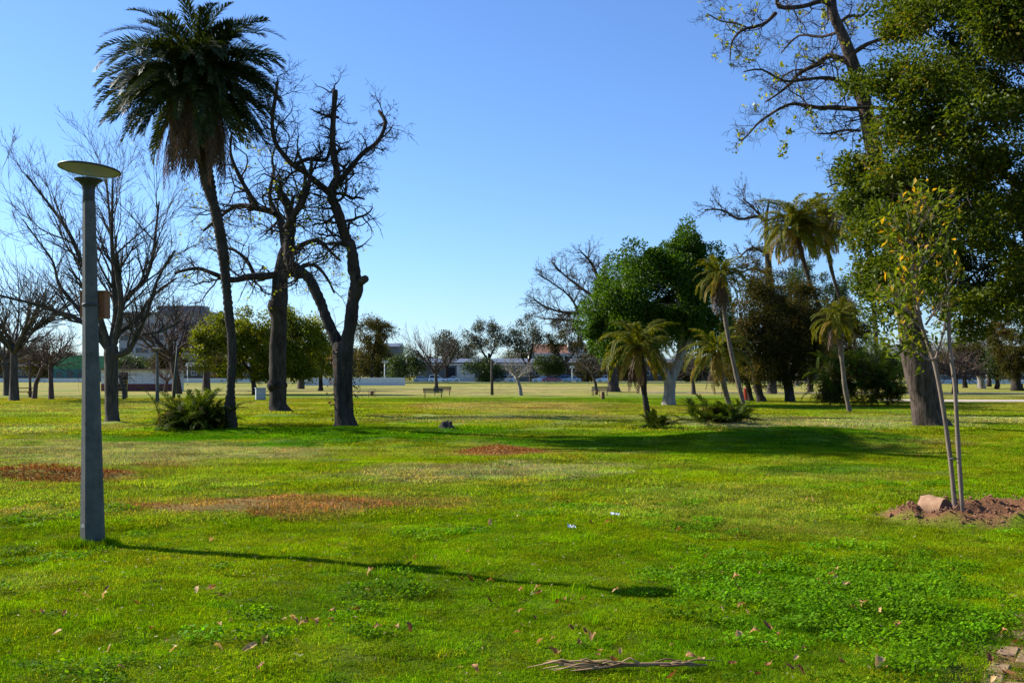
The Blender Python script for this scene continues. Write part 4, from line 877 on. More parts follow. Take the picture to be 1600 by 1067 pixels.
feather_palm('tall palm on the left of the pair above the dark trees', 1330, 612, [(1332, 616, 4), (1320, 580, 3.6), (1296, 515, 3.6), (1278, 474, 3.6), (1262, 430, 3.8), (1250, 385, 4.5), (1246, 362, 4)], (1245, 358), 62, 84, 305, tm='bark_palm', dead=22, D=84, droop=0.6)
feather_palm('tall palm on the right of the pair above the dark trees', 1352, 612, [(1353, 616, 4), (1340, 560, 3.4), (1322, 490, 3.2), (1308, 452, 3.2), (1298, 415, 3.6), (1292, 380, 4.2), (1290, 356, 3.6)], (1290, 352), 54, 74, 306, tm='bark_palm', dead=20, D=88, droop=0.6)
feather_palm('tall palm whose head peeks out behind the evergreen leaves', 1369, 612, [(1370, 616, 5), (1369, 560, 4.4), (1367, 500, 4.2), (1362, 420, 4.2), (1352, 350, 4.6), (1348, 330, 4)], (1347, 326), 44, 50, 307, tm='bark_palm', dead=16, D=80, droop=0.6)

# dark palm thicket
def thicket():
    B = onground(1345, 634); D = B.y; t = thing('palm_thicket', 'dense dark thicket of palm fronds and suckers at the right', 'bush', B); r = random.Random(37)
    L = 2.6
    ms = [frond_mesh('frond', L * (1 - 0.05 * i), e, c, 40, 0.34, 0.032, 0.5, 0.15, 370 + i, M['frond_bush']) for i, (e, c) in enumerate(((82, 60), (66, 85), (48, 95), (30, 90), (12, 80)))]
    for i in range(320):
        x = r.uniform(-1.95, 2.0); yy = r.gauss(0, 0.9); z = r.uniform(0, 2.9) * (1 - (abs(x) / 3.2) ** 2)
        o = Vector((x, yy, z)); inst('frond', r.choice(ms), t, o, (r.uniform(-.3, .3), r.uniform(-.1, .1), r.uniform(0, 6.28)), r.uniform(0.4, 0.8))
    C = np.array([[r.uniform(-1.9, 1.9), r.gauss(0, .6), 0] for _ in range(60)]); C[:, 2] = [r.uniform(0.2, 2.4) * (1 - (abs(x) / 2.8) ** 2) for x in C[:, 0]]
    mb = MB(); foliage(mb, C, 0.5, 150, 0.30, 0.035, 39); mb.build('undergrowth', M['leaf_dark'], t)
thicket()

def leafy(label, base, D, poly, n, per, R, Lf, W, mat, trunk, limbs, seed, name='leafy_tree', bm='bark_dark', depth=None, group=None, squash=0.85):
    B = Vector(((base - 800) / FPX * D, D, gz1((base - 800) / FPX * D, D))); t = tree(name, label, B, group)
    C = clumps(poly, D, n, seed, depth, 3) - np.array(B)
    mb = MB(); foliage(mb, C, R, per, Lf, W, seed + 1, squash, 0.6, lumpy=0.8); mb.build('crown', M[mat], t)
    sk = Skeleton(seed + 2); S = dict(BROAD); S['max'] = 2; S['rcap'] = 0.09; S['rmin'] = 0.012
    sk.limb(trunk, D, B, k=10)
    for pts, dy in limbs: sk.sprout(sk.limb(pts, D, B, dy, 6), 6, (0.8, 2.2), 1, S, 0.35)
    mb = MB(); sk.mesh(mb); mb.build('trunk', M[bm], t); return t
leafy('dark brownish green tree behind the slim leaning palm', 1190, 64, [(1140, 560), (1128, 520), (1140, 470), (1165, 440), (1195, 425), (1215, 440), (1225, 480), (1222, 540), (1205, 590), (1170, 590)], 78, 420, 0.85, 0.15, 0.075, 'leaf_dark', [(1191, 633, 11), (1190, 627, 8), (1187, 600, 7), (1184, 570, 6.5), (1182, 550, 5)],
      [([(1184, 572, 5), (1165, 530, 4), (1150, 490, 2)], -1), ([(1183, 560, 5), (1196, 510, 4), (1205, 450, 2)], 1), ([(1186, 590, 4), (1205, 560, 3), (1215, 520, 2)], .5)], 401)
leafy('dark rounded tree with leaning forked trunk left of the palm thicket', 1232, 65, [(1195, 590), (1190, 540), (1205, 490), (1225, 450), (1255, 440), (1278, 470), (1284, 520), (1276, 575), (1262, 600), (1225, 602)], 78, 420, 0.85, 0.15, 0.075, 'leaf_dark', [(1234, 632, 13), (1232, 626, 10), (1231, 600, 9), (1226, 575, 7), (1218, 555, 5)],
      [([(1226, 578, 5), (1210, 545, 4), (1202, 510, 2)], -1), ([(1231, 600, 6), (1246, 555, 5), (1255, 500, 3), (1258, 460, 2)], 1), ([(1232, 590, 4), (1262, 550, 3), (1275, 510, 2)], .5)], 411)
leafy('thin dark tree just right of the red bin', 1171, 66, [(1140, 600), (1135, 570), (1150, 545), (1175, 540), (1185, 570), (1178, 600)], 34, 260, 0.6, 0.13, 0.06, 'leaf_dark', [(1173, 631, 6), (1171, 625, 5), (1168, 600, 4.6), (1163, 575, 4), (1158, 555, 3)], [([(1165, 580, 3), (1150, 560, 2), (1142, 548, 1)], 0)], 415)

leafy('dark tree behind the slender palm and the thicket', 1312, 96, [(1272, 592), (1270, 530), (1288, 478), (1312, 456), (1338, 480), (1356, 520), (1372, 540), (1368, 592)], 70, 300, 1.0, 0.2, 0.1, 'leaf_dark', [(1312, 620, 8), (1312, 612, 6), (1312, 580, 5), (1310, 540, 4)], [([(1312, 575, 3), (1330, 530, 2)], 0), ([(1311, 565, 3), (1292, 520, 2)], 0)], 418)
leafy('tall dark green tree behind the stems of the palm pair', 1265, 102, [(1222, 560), (1215, 480), (1228, 430), (1250, 405), (1282, 410), (1318, 430), (1335, 470), (1330, 560), (1280, 585)], 75, 300, 1.0, 0.2, 0.1, 'leaf_hedge', [(1268, 618, 8), (1267, 612, 6), (1266, 560, 5), (1264, 500, 4)], [([(1266, 560, 3), (1290, 500, 2), (1310, 460, 1.5)], 0), ([(1266, 550, 3), (1240, 500, 2), (1235, 450, 1.5)], 0)], 423)
# tall tree with a straight bare stem sticking out above, and its bare branch to the left
def tall_stem():
    D = 92; B = Vector(((1205 - 800) / FPX * D, D, 0)); t = tree('bare_tree', 'tall straight stemmed bare tree rising above the dark trees left of the palm pair', B); sk = Skeleton(91); S = dict(BROAD); S['rcap'] = 0.05; S['rmin'] = 0.016
    T = sk.limb([(1206, 620, 10), (1205, 600, 8), (1203, 520, 7), (1201, 440, 6), (1199, 380, 4.6), (1199, 345, 3.0), (1202, 312, 1.0)], D, B, k=9)
    for pts, dy, n in (([(1200, 345, 3), (1180, 340, 2.6), (1150, 345, 2.2), (1125, 332, 1.8), (1096, 332, 1.1)], -1.5, 16), ([(1200, 352, 2.4), (1180, 325, 2), (1165, 308, 1.4)], 1.0, 8), ([(1201, 400, 2.4), (1180, 385, 2), (1160, 400, 1.4)], 1.4, 9), ([(1200, 380, 2.4), (1215, 350, 2), (1225, 320, 1.3)], 1.4, 8), ([(1201, 430, 2.4), (1175, 420, 2), (1150, 430, 1.3)], -1, 8)):
        sk.sprout(sk.limb(pts, D, B, dy, 6), n, (0.8, 1.9), 1, S)
    mb = MB(); sk.mesh(mb); mb.build('trunk', M['bark_grey'], t)
    C = clumps([(1140, 470), (1150, 410), (1185, 380), (1215, 400), (1230, 440), (1222, 500), (1180, 510)], D, 40, 92) - np.array(B)
    mb = MB(); foliage(mb, C, 0.6, 170, 0.16, 0.08, 93); mb.build('crown', M['leaf_dark'], t)
tall_stem()

# wide bare tree behind the fig's left side
def wide_bare():
    D = 104; B = Vector(((957 - 800) / FPX * D, D, 0)); t = tree('bare_tree', 'wide crowned bare grey tree left of the dark green fig', B); sk = Skeleton(95); S = dict(BROAD); S['rmin'] = 0.013; S['rcap'] = 0.06
    sk.limb([(960, 618, 14), (958, 608, 10), (955, 570, 8.5), (950, 520, 8), (946, 490, 7)], D, B, k=10)
    ls = [([(948, 500, 5.5), (925, 488, 5), (900, 490, 4), (875, 488, 3), (850, 480, 2), (832, 468, 1.2)], -2, 20), ([(947, 495, 5), (930, 465, 4), (905, 445, 3.2), (880, 425, 2.4), (862, 405, 1.3)], 2, 20), ([(946, 492, 5), (938, 450, 4), (925, 415, 3), (905, 395, 1.6)], -1.5, 16), ([(950, 520, 4.5), (915, 505, 3.6), (880, 498, 2.6), (845, 495, 1.6)], 3, 14), ([(946, 490, 4), (948, 450, 3.2), (945, 415, 2)], 2, 12), ([(905, 490, 3), (890, 465, 2.4), (865, 445, 1.8), (840, 430, 1.1)], -1, 14), ([(947, 500, 4), (975, 470, 3), (1000, 450, 2)], 0, 10)]
    ls = [([(x_, y_, r_ * 0.72) for x_, y_, r_ in pts], dy, n) for pts, dy, n in ls]
    for pts, dy, n in ls: sk.sprout(sk.limb(pts, D, B, dy, 6), n + 6, (0.9, 2.2), 1, S)
    mb = MB(); sk.mesh(mb); mb.build('trunk', M['bark_grey'], t)
wide_bare()

# ------------------------------------------------------------------ generic bare and leafy trees further off
def small_bare(label, px, D, h, r0, lean, seed, S0=UPRIGHT, mat='bark_grey', n=9, fork=0.35, rmin=None, spread=1.0, name='bare_tree', group=None, leafy_tips=None):
    x = (px - 800) / FPX * D; B = Vector((x, D, gz1(x, D))); t = tree(name, label, B, group); sk = Skeleton(seed); S = dict(S0); S['rmin'] = rmin or D * 0.00012; S['rcap'] = r0 * 0.6
    zf = h * fork; P = [Vector((0, 0, -0.2)), Vector((lean * 0.15, 0, zf * 0.4)), Vector((lean * 0.6, 0, zf * 0.8)), Vector((lean, 0, zf))]
    sk.L.append((P, [r0 * 1.25, r0, r0 * 0.85, r0 * 0.7], 8))
    for i in range(n):
        a = i * 2.39996 + sk.r.uniform(-.3, .3); el = sk.r.uniform(0.35, 1.3) / spread
        d = Vector((math.cos(a), math.sin(a), el * 1.2)).normalized(); p = P[2].lerp(P[3], sk.r.random())
        sk.grow(p, d, (h - zf) * sk.r.uniform(0.55, 0.85), r0 * sk.r.uniform(0.28, 0.5), 1, S)
    mb = MB(); sk.mesh(mb); mb.build('trunk', M[mat], t)
    if leafy_tips:
        r = np.random.default_rng(seed); T = np.array([list(p) for p, d in sk.tips if sk.r.random() < leafy_tips[1]])
        mb = MB(); leaves(mb, np.repeat(T, leafy_tips[2], 0) + r.normal(0, leafy_tips[3], (len(T) * leafy_tips[2], 3)), leafy_tips[4], leafy_tips[4] * 0.5, r); mb.build('crown', M[leafy_tips[0]], t)
    return t
D1 = dist(625)
small_bare('bare grey tree with straight trunk at the far left edge', 22, dist(626), 10.2, 0.26, 0.0, 501, n=20, spread=0.9)
small_bare('bare tree partly hidden behind the straight trunk at the left edge', 12, dist(618), 8.5, 0.28, -0.3, 502, n=9)
small_bare('small bare tree leaning right beside the straight trunk at left', 53, dist(623), 6.2, 0.15, 0.9, 503, BROAD, n=10, fork=0.42, spread=1.4, mat='bark_red')
small_bare('thin stemmed bare tree next to the leaning one at left', 47, dist(621), 5.6, 0.09, 0.0, 504, BROAD, n=8, fork=0.5, spread=1.4, mat='bark_red')
small_bare('short bare tree with upright stem left of the lamp post', 80, dist(624), 6.2, 0.16, -0.1, 505, BROAD, n=12, fork=0.4, spread=1.4, mat='bark_red')
small_bare('little bare tree with a leaning stem beside the white cabin door', 194, dist(624), 3.2, 0.11, -0.35, 506, BROAD, n=8, fork=0.5, spread=1.5)
small_bare('reddish bare tree in front of the office block', 277, 92, 10.6, 0.34, -0.6, 507, BROAD, n=15, fork=0.32, spread=1.25, mat='bark_red')
small_bare('reddish bare tree right of the one before the office block', 322, 112, 12.0, 0.36, 0.3, 508, BROAD, n=15, fork=0.32, spread=1.2, mat='bark_red')
small_bare('low bare tree behind the white cabin', 258, 100, 4.2, 0.16, 0.3, 509, BROAD, n=10, fork=0.3, spread=1.5, mat='bark_red')
small_bare('wide reddish bare tree behind the burred plane tree', 470, 125, 12.5, 0.34, 0.3, 518, BROAD, n=13, fork=0.35, spread=1.3, mat='bark_red')
small_bare('young bare tree standing over the pair of benches', 682, dist(613), 7.0, 0.17, -0.1, 510, UPRIGHT, n=11, fork=0.28, spread=1.1)
small_bare('young pale bare tree with slanting stem right of the thick post', 814, dist(618), 3.6, 0.14, -0.5, 511, BROAD, n=11, fork=0.45, spread=1.4, mat='bark_pale')
small_bare('young tree with sparse green tips beside the right hand bench', 932, dist(612), 5.6, 0.14, -0.6, 512, BROAD, n=12, fork=0.35, spread=1.4, mat='bark_grey', leafy_tips=('leaf_euc', 0.35, 4, 0.15, 0.16))
small_bare('small bare tree with slanting trunk behind the first palm', 1084, dist(616), 4.6, 0.16, -0.3, 513, BROAD, n=10, fork=0.42, spread=1.4)
small_bare('pale bare tree across the gravel path at the right', 1534, dist(607), 9.2, 0.42, -0.6, 514, dict(UPRIGHT, ang=(25, 65)), n=8, fork=0.26, spread=1.35, mat='bark_pale')
small_bare('brown leafless shrubby tree behind the pale bare tree', 1492, 92, 5.0, 0.26, 0.1, 515, BROAD, n=14, fork=0.3, spread=1.5, mat='bark_red', rmin=0.02)
small_bare('pale trunked bare tree behind the dark trees and benches', 1245, dist(603), 6.4, 0.3, 0.2, 516, BROAD, n=8, fork=0.4, spread=1.3, mat='bark_pale')

# yellow green tree behind the planes
leafy('rounded yellow green tree behind the palm and plane trunks', 398, 90, [(300, 568), (310, 545), (302, 528), (330, 512), (338, 492), (372, 496), (390, 480), (420, 494), (448, 482), (472, 500), (505, 498), (498, 520), (522, 540), (508, 560), (514, 580), (480, 590), (440, 582), (400, 594), (352, 584), (318, 590)], 130, 330, 1.05, 0.22, 0.13, 'leaf_yellowgreen', [(398, 615, 6), (398, 610, 4.5), (397, 585, 4), (394, 560, 3.5)],
      [([(396, 585, 3), (370, 555, 2.4), (340, 530, 1.5)], 0), ([(396, 580, 3), (425, 550, 2.4), (460, 520, 1.5)], 0)], 421, bm='bark_grey')
leafy('low dark bushy tree showing between the two plane trunks', 500, 110, [(470, 590), (455, 560), (470, 540), (510, 535), (545, 550), (552, 590)], 40, 260, 0.9, 0.22, 0.12, 'leaf_hedge', [(500, 612, 5), (500, 605, 4), (500, 580, 3)], [([(500, 585, 3), (520, 560, 2)], 0)], 425)

def crown_tree(label, px, D, poly, n, mat, trunk, limbs, seed, per=130, Rm=0.0072, name='leafy_tree', bm='bark_dark'):
    return leafy(label, px, D, poly, int(n * 1.5), per, Rm * D, 0.0013 * D + 0.08, 0.0007 * D + 0.04, mat, trunk, limbs, seed, name, bm)
# eucalyptus row along the far road
E = 236
crown_tree('feathery eucalyptus left of the gap in the far tree row', 588, 215, [(555, 580), (552, 530), (560, 500), (580, 490), (600, 498), (618, 515), (624, 525), (606, 535), (598, 560), (585, 590), (565, 592)], 60, 'leaf_dark', [(580, 602, 4), (580, 590, 3.5), (582, 560, 3), (588, 530, 2)], [([(583, 555, 2), (605, 525, 1.2)], 0), ([(582, 560, 2), (568, 520, 1.2)], 0)], 431)
crown_tree('airy eucalyptus behind the young bare tree by the benches', 698, E, [(676, 545), (680, 525), (695, 517), (712, 518), (724, 530), (722, 550), (708, 560), (690, 560)], 20, 'leaf_euc', [(699, 600, 3.4), (698, 590, 2.6), (697, 570, 2.2), (695, 552, 1.8)], [([(698, 575, 1.6), (708, 555, 1.2), (715, 535, .8)], 0), ([(697, 570, 1.6), (688, 550, 1)], 0)], 441, per=150)
crown_tree('rounded eucalyptus behind the thick post', 765, E, [(726, 545), (726, 515), (742, 500), (765, 497), (782, 512), (786, 535), (772, 552), (762, 562), (745, 556), (732, 558)], 26, 'leaf_euc', [(768, 600, 3.6), (767, 590, 3), (766, 570, 2.6), (764, 552, 2.2)], [([(766, 570, 2), (752, 545, 1.4), (742, 525, .9)], 0), ([(765, 560, 1.8), (776, 535, 1)], 0)], 451, per=150)
crown_tree('brownish eucalyptus with two stems right of the thick post', 829, E, [(787, 540), (788, 515), (802, 498), (825, 492), (845, 505), (852, 535), (840, 556), (820, 552), (800, 560)], 28, 'leaf_euc', [(829, 600, 3.8), (829, 590, 3.2), (828, 575, 2.8), (826, 560, 2.2)], [([(828, 578, 2), (812, 550, 1.4), (802, 525, .9)], 0), ([(827, 565, 2), (832, 540, 1.4), (836, 515, .9)], 0)], 461, per=150)
crown_tree('dark umbrella shaped eucalyptus left of the fig', 886, E, [(852, 545), (850, 520), (862, 498), (885, 488), (905, 500), (915, 530), (912, 556), (890, 548), (868, 556)], 30, 'leaf_dark', [(890, 601, 4), (889, 590, 3.4), (886, 570, 3), (884, 556, 2.4)], [([(886, 572, 2.2), (870, 550, 1.6), (862, 530, 1)], 0), ([(886, 565, 2), (900, 545, 1.4), (905, 520, .9)], 0)], 471, per=150)
crown_tree('dense green bush tree left of the warehouse', 628, E, [(600, 594), (602, 570), (615, 555), (632, 543), (650, 546), (662, 562), (666, 592)], 40, 'leaf_hedge', [(632, 602, 3), (632, 595, 2.5), (632, 570, 2)], [([(632, 580, 1.5), (640, 560, 1)], 0)], 481)
crown_tree('rounded green bush in front of the warehouse', 752, E - 6, [(722, 580), (724, 568), (738, 561), (755, 560), (775, 566), (784, 580), (786, 599), (750, 600), (742, 585)], 30, 'leaf_hedge', [(758, 603, 3), (758, 595, 2.4), (757, 580, 2)], [([(757, 585, 1.5), (740, 572, 1)], 0)], 491)
crown_tree('flat clipped tree in front of the orange roofed house', 858, E + 4, [(834, 580), (834, 562), (846, 556), (870, 556), (884, 564), (884, 582), (860, 586)], 28, 'leaf_hedge', [(857, 600, 2.4), (857, 590, 2), (857, 576, 1.6)], [([(857, 580, 1.2), (870, 568, .8)], 0)], 601)
crown_tree('dark far tree between the fig and the wide bare tree', 915, E + 4, [(896, 590), (896, 570), (906, 556), (925, 552), (950, 560), (960, 580), (955, 596), (910, 597)], 30, 'leaf_dark', [(918, 600, 2.4), (918, 590, 2), (918, 576, 1.6)], [([(918, 580, 1.2), (930, 568, .8)], 0)], 611)
# far trees on the right side
crown_tree('dark round tree on the lawn beyond the gravel path', 1506, 125, [(1470, 575), (1475, 545), (1500, 528), (1530, 535), (1545, 560), (1540, 585), (1505, 588)], 40, 'leaf_dark', [(1508, 606, 5), (1507, 600, 4), (1506, 580, 3.4)], [([(1506, 585, 2.5), (1520, 560, 1.5)], 0)], 621)
crown_tree('small dark tree right of the pale bare tree', 1556, 122, [(1530, 580), (1530, 555), (1550, 540), (1575, 545), (1590, 565), (1585, 585), (1556, 590)], 36, 'leaf_hedge', [(1557, 607, 5), (1556, 600, 4), (1556, 582, 3.4)], [([(1556, 586, 2.5), (1570, 565, 1.5)], 0)], 631)
crown_tree('tall dark tree with a stout trunk at the right edge', 1590, 110, [(1548, 565), (1545, 520), (1560, 480), (1590, 462), (1640, 470), (1660, 520), (1650, 575), (1600, 590), (1570, 590)], 80, 'leaf_dark', [(1592, 612, 14), (1590, 604, 10), (1588, 580, 8), (1588, 550, 6)], [([(1588, 575, 4), (1570, 540, 2.5)], 0), ([(1588, 565, 4), (1620, 520, 2.5)], 0)], 641, per=260)
crown_tree('grey green tree behind the pale bare tree at the right', 1548, 150, [(1505, 560), (1505, 520), (1525, 500), (1555, 495), (1580, 520), (1580, 565), (1540, 572)], 40, 'leaf_euc', [(1545, 604, 5), (1545, 595, 4), (1545, 560, 3)], [([(1545, 570, 2.5), (1560, 540, 1.5)], 0)], 651)
rf = random.Random(77)
def far_tree(i, label, px, D, wpx, top, bot, mat):
    k = 9; poly = []
    for a in range(14):
        th = a / 14 * 2 * math.pi; q = rf.uniform(0.82, 1.1); poly.append((px + math.cos(th) * wpx / 2 * q, (top + bot) / 2 - math.sin(th) * (bot - top) / 2 * q))
    gy = HOR + FPX * EYE / D
    crown_tree(label, px, D, poly, max(12, int(wpx * (bot - top) / 55)), mat, [(px, gy + 1, 3.2), (px, gy - 3, 2.4), (px, (bot + gy) / 2 - 4, 2), (px, (top + bot) / 2, 1.4)], [([(px, bot - 4, 1.3), (px + wpx * .2, (top + bot) / 2, .8)], 0)], 700 + i * 5, per=100)
for i, (lab, px, D, w, tp, bt, mt) in enumerate((
    ('dark hedge like tree at the left edge behind the low wall', -12, 270, 70, 540, 590, 'leaf_dark'), ('dark far tree left of the green hall', 62, 285, 55, 545, 590, 'leaf_dark'),
    ('bushy green tree behind the roof of the white cabin', 205, 190, 60, 556, 590, 'leaf_hedge'), ('second bushy tree behind the right end of the cabin', 262, 200, 60, 548, 592, 'leaf_dark'),
    ('dark far tree showing under the yellow green crown', 345, 262, 60, 555, 594, 'leaf_dark'), ('far hedge tree behind the white wall at its left', 430, 262, 70, 552, 594, 'leaf_hedge'),
    ('far hedge tree behind the white wall near the forked plane', 560, 250, 70, 545, 594, 'leaf_dark'), ('dark brown far tree behind the white wall post', 590, 258, 50, 535, 592, 'leaf_dark'),
    ('far dark tree between the first palm and the fig trunk', 985, 238, 60, 552, 596, 'leaf_dark'), ('far dark tree seen right of the fig trunk', 1075, 230, 70, 550, 596, 'leaf_dark'),
    ('far green tree behind the leaning palms', 1140, 225, 60, 545, 596, 'leaf_hedge'), ('far dark tree behind the park benches on the right', 1205, 228, 70, 548, 596, 'leaf_dark'),
    ('far tree behind the left side of the palm thicket', 1270, 210, 70, 520, 594, 'leaf_dark'), ('far tree behind the right side of the palm thicket', 1395, 210, 70, 545, 594, 'leaf_hedge'),
    ('far tree left of the brown leafless shrub', 1455, 200, 50, 545, 590, 'leaf_dark'))):
    far_tree(i, lab, px, D, w, tp, bt, mt)

for i, (lab, px, D, w, tp, bt, mt) in enumerate((
    ('farthest dark tree behind the floodlight pole', 612, 330, 60, 552, 590, 'leaf_dark'), ('farthest tree behind the left half of the warehouse', 668, 345, 50, 556, 585, 'leaf_euc'),
    ('farthest grey green tree between warehouse and thick post', 722, 350, 60, 545, 585, 'leaf_euc'), ('farthest tree behind the two stemmed eucalyptus', 812, 350, 60, 548, 585, 'leaf_dark'),
    ('farthest tree right of the orange roofed house', 915, 340, 70, 535, 590, 'leaf_dark'), ('farthest tree behind the wide bare tree trunk', 965, 335, 70, 540, 590, 'leaf_hedge'),
    ('farthest dark tree at the left behind the green hall', 110, 340, 70, 548, 590, 'leaf_dark'), ('farthest dark tree behind the left edge trees', 25, 335, 90, 540, 590, 'leaf_dark'),
    ('far dark tree right of the office block', 345, 300, 70, 535, 592, 'leaf_dark'), ('far tree behind the utility cabinet', 410, 300, 70, 545, 594, 'leaf_dark'), ('far tree between the two plane trunks', 485, 290, 80, 540, 594, 'leaf_dark'))):
    far_tree(40 + i, lab, px, D, w, tp, bt, mt)
# ------------------------------------------------------------------ buildings and walls at the edge of the park
M['wall_white'] = surf('wall_white', (0.50, 0.52, 0.53), (0.68, 0.69, 0.69), 3, 0.85, 0.15, 0.004)
M['wall_grey'] = surf('wall_grey', (0.085, 0.095, 0.105), (0.14, 0.15, 0.16), 1.2, 0.85, 0.1, 0.01)
M['wall_cream'] = surf('wall_cream', (0.55, 0.53, 0.48), (0.68, 0.66, 0.61), 0.8, 0.85, 0.1, 0.01)
M['office_wall'] = surf('office_wall', (0.26, 0.27, 0.30), (0.34, 0.35, 0.38), 0.5, 0.8, 0.1, 0.01)
M['green_wall'] = surf('green_wall', (0.06, 0.22, 0.085), (0.09, 0.29, 0.12), 0.6, 0.75, 0.1, 0.01, stretch=(6, 6, .3))
M['teal_wall'] = surf('teal_wall', (0.04, 0.13, 0.10), (0.06, 0.18, 0.14), 0.6, 0.75, 0.1, 0.01)
M['maroon'] = surf('maroon_paint', (0.10, 0.03, 0.03), (0.16, 0.05, 0.045), 4, 0.8, 0.1, 0.004)
M['roof_metal'] = surf('roof_metal', (0.09, 0.10, 0.115), (0.15, 0.16, 0.18), 1, 0.45, 0.1, 0.01)
M['roof_orange'] = surf('roof_tile', (0.16, 0.07, 0.04), (0.25, 0.11, 0.065), 3, 0.85, 0.3, 0.05)
M['roof_rust'] = surf('roof_rust', (0.16, 0.10, 0.07), (0.26, 0.18, 0.14), 3, 0.8, 0.2, 0.01)
M['dark_opening'] = surf('dark_opening', (0.012, 0.012, 0.014), (0.03, 0.03, 0.032), 3, 0.9, 0)
M['trim'] = surf('white_trim', (0.70, 0.70, 0.68), (0.8, 0.8, 0.78), 5, 0.6, 0)
M['door_blue'] = surf('door_blue', (0.05, 0.09, 0.14), (0.07, 0.12, 0.18), 3, 0.6, 0.1, 0.004)
M['brick_wall'] = surf('dark_brick_wall', (0.055, 0.048, 0.045), (0.11, 0.095, 0.085), 2, 0.9, 0.2, 0.01)
m, nt, p = newmat('window_glass'); p.inputs['Base Color'].default_value = (0.03, 0.045, 0.06, 1); p.inputs['Roughness'].default_value = 0.12; M['glass'] = m

def part_box(name, t, c, s, mat, rz=0): mb = MB(); mb.box(c, s, rz); return mb.build(name, mat, t, False)
def window(t, x, y, z, w, h, frame='trim', pane='glass', mull=1):
    """window on a wall facing -Y whose surface is at y"""
    f = MB(); b = 0.08
    for c, s in (((x, y - .03, z + h / 2 - b / 2), (w, .12, b)), ((x, y - .03, z - h / 2 + b / 2), (w, .12, b)), ((x - w / 2 + b / 2, y - .03, z), (b, .12, h - 2 * b)), ((x + w / 2 - b / 2, y - .03, z), (b, .12, h - 2 * b))): f.box(c, s)
    for i in range(mull): f.box((x - w / 2 + w * (i + 1) / (mull + 1), y - .025, z), (b * .7, .1, h - 2 * b))
    o = f.build('window', M[frame], t, False)
    mb = MB(); mb.box((x, y - .005, z), (w - 2 * b, .05, h - 2 * b)); mb.build('pane', M[pane], o, False)
def place(px, D): return (px - 800) / FPX * D
def pxm(n, D): return n / FPX * D

def office():
    D = 330; x0, x1 = place(186, D), place(330, D); t = thing('office_block', 'grey office block with dark ribbon windows seen through bare branches at left', 'building', ((x0 + x1) / 2, D, 0)); w = x1 - x0; H = EYE + pxm(586 - 487, D)
    part_box('wall', t, (0, 8, H / 2 - 1), (w, 16, H), M['office_wall'])
    part_box('roof', t, (0, 8, H - 0.6), (w + 1.2, 17.2, 1.0), M['roof_metal'])
    part_box('roof_plant', t, (w * .1, 10, H + 1.1), (w * .5, 7, 2.4), M['roof_metal'])
    for fl in range(5):
        z = H - 4.4 - fl * 3.9
        for k in range(6):
            xx = -w / 2 + w * (k + .5) / 6
            window(t, xx, 0, z, w / 6 - 0.7, 1.7, 'office_wall', 'glass', 2)
    mb = MB()
    for k in range(9): mb.box((-w / 2 + w * (k + .5) / 9, -0.5, H - 1.6), (0.15, 1.1, 1.2))
    mb.build('sunshade', M['trim'], t, False)
office()
def green_hall():
    D = 255; x0, x1 = place(84, D), place(135, D); t = thing('green_hall', 'green painted sheet metal hall left of the lamp post', 'building', ((x0 + x1) / 2, D, 0)); w = x1 - x0; H = EYE + pxm(586 - 556, D)
    part_box('lower_wall', t, (0, 6, 1.55), (w, 12, 3.2), M['teal_wall']); part_box('upper_wall', t, (0, 6, (H + 3.15) / 2), (w + .1, 12.1, H - 3.15), M['green_wall'])
    part_box('roof', t, (0, 6, H + .08), (w + .5, 12.6, .16), M['roof_metal'])
    for k in range(6): part_box('wall_rib', t, (-w / 2 + w * (k + .5) / 6, -0.1, (H + 3.2) / 2), (.1, .1, H - 3.3), M['green_wall'])
    for k in range(3): window(t, -w / 2 + w * (k + .5) / 3, 0, 1.7, 1.5, 1.4, 'teal_wall')
green_hall()
def far_shed(label, xa, xb, D, ytop, mat, roof='roof_metal', wins=0, doors=(), name='shed'):
    x0, x1 = place(xa, D), place(xb, D); w = x1 - x0; H = EYE + pxm(586 - ytop, D); t = thing(name, label, 'building', ((x0 + x1) / 2, D, 0))
    part_box('wall', t, (0, 8, H / 2 - .1), (w, 16, H + .1), M[mat])
    mb = MB(); mb.add([(-w/2-.4, -.5, H - .05), (w/2+.4, -.5, H - .05), (w/2+.4, 8, H + 1.1), (-w/2-.4, 8, H + 1.1), (-w/2-.4, 16.5, H - .05), (w/2+.4, 16.5, H - .05)], [[0, 1, 2, 3], [3, 2, 5, 4], [0, 3, 4], [1, 5, 2], [0, 4, 5, 1]]); mb.build('roof', M[roof], t, False)
    for i in range(wins): window(t, -w / 2 + w * (i + .5) / wins, 0, min(H - 1.4, 2.2), min(2.2, w / wins * .6), 1.2)
    for dx, dw, dh, dm in doors: part_box('door', t, (-w / 2 + dx * w, -.02, dh / 2), (dw, .1, dh), M[dm])
    return t, w, H
far_shed('long low dark building behind the low wall at the far left', -40, 82, 290, 572, 'wall_grey', wins=8)
far_shed('dark low building behind the yellow green tree', 280, 420, 285, 572, 'brick_wall', wins=9)
far_shed('small grey gabled building beyond the end of the white wall', 590, 622, 300, 541, 'wall_grey', wins=0, name='gabled_building')
t, w, H = far_shed('long grey warehouse with pale lower wall behind the parked white cars', 650, 832, 268, 566, 'wall_grey', doors=((0.425, 2.2, 4.2, 'door_blue'), (0.30, 2.0, 3.6, 'dark_opening'), (0.60, 3.2, 4.2, 'door_blue')), name='warehouse')
part_box('lower_wall', t, (-w * .07, -.06, 2.0), (w * .16, .16, 4.0), M['wall_cream']); part_box('wall_band', t, (0, -.05, 4.35), (w, .14, .5), M['wall_cream'])
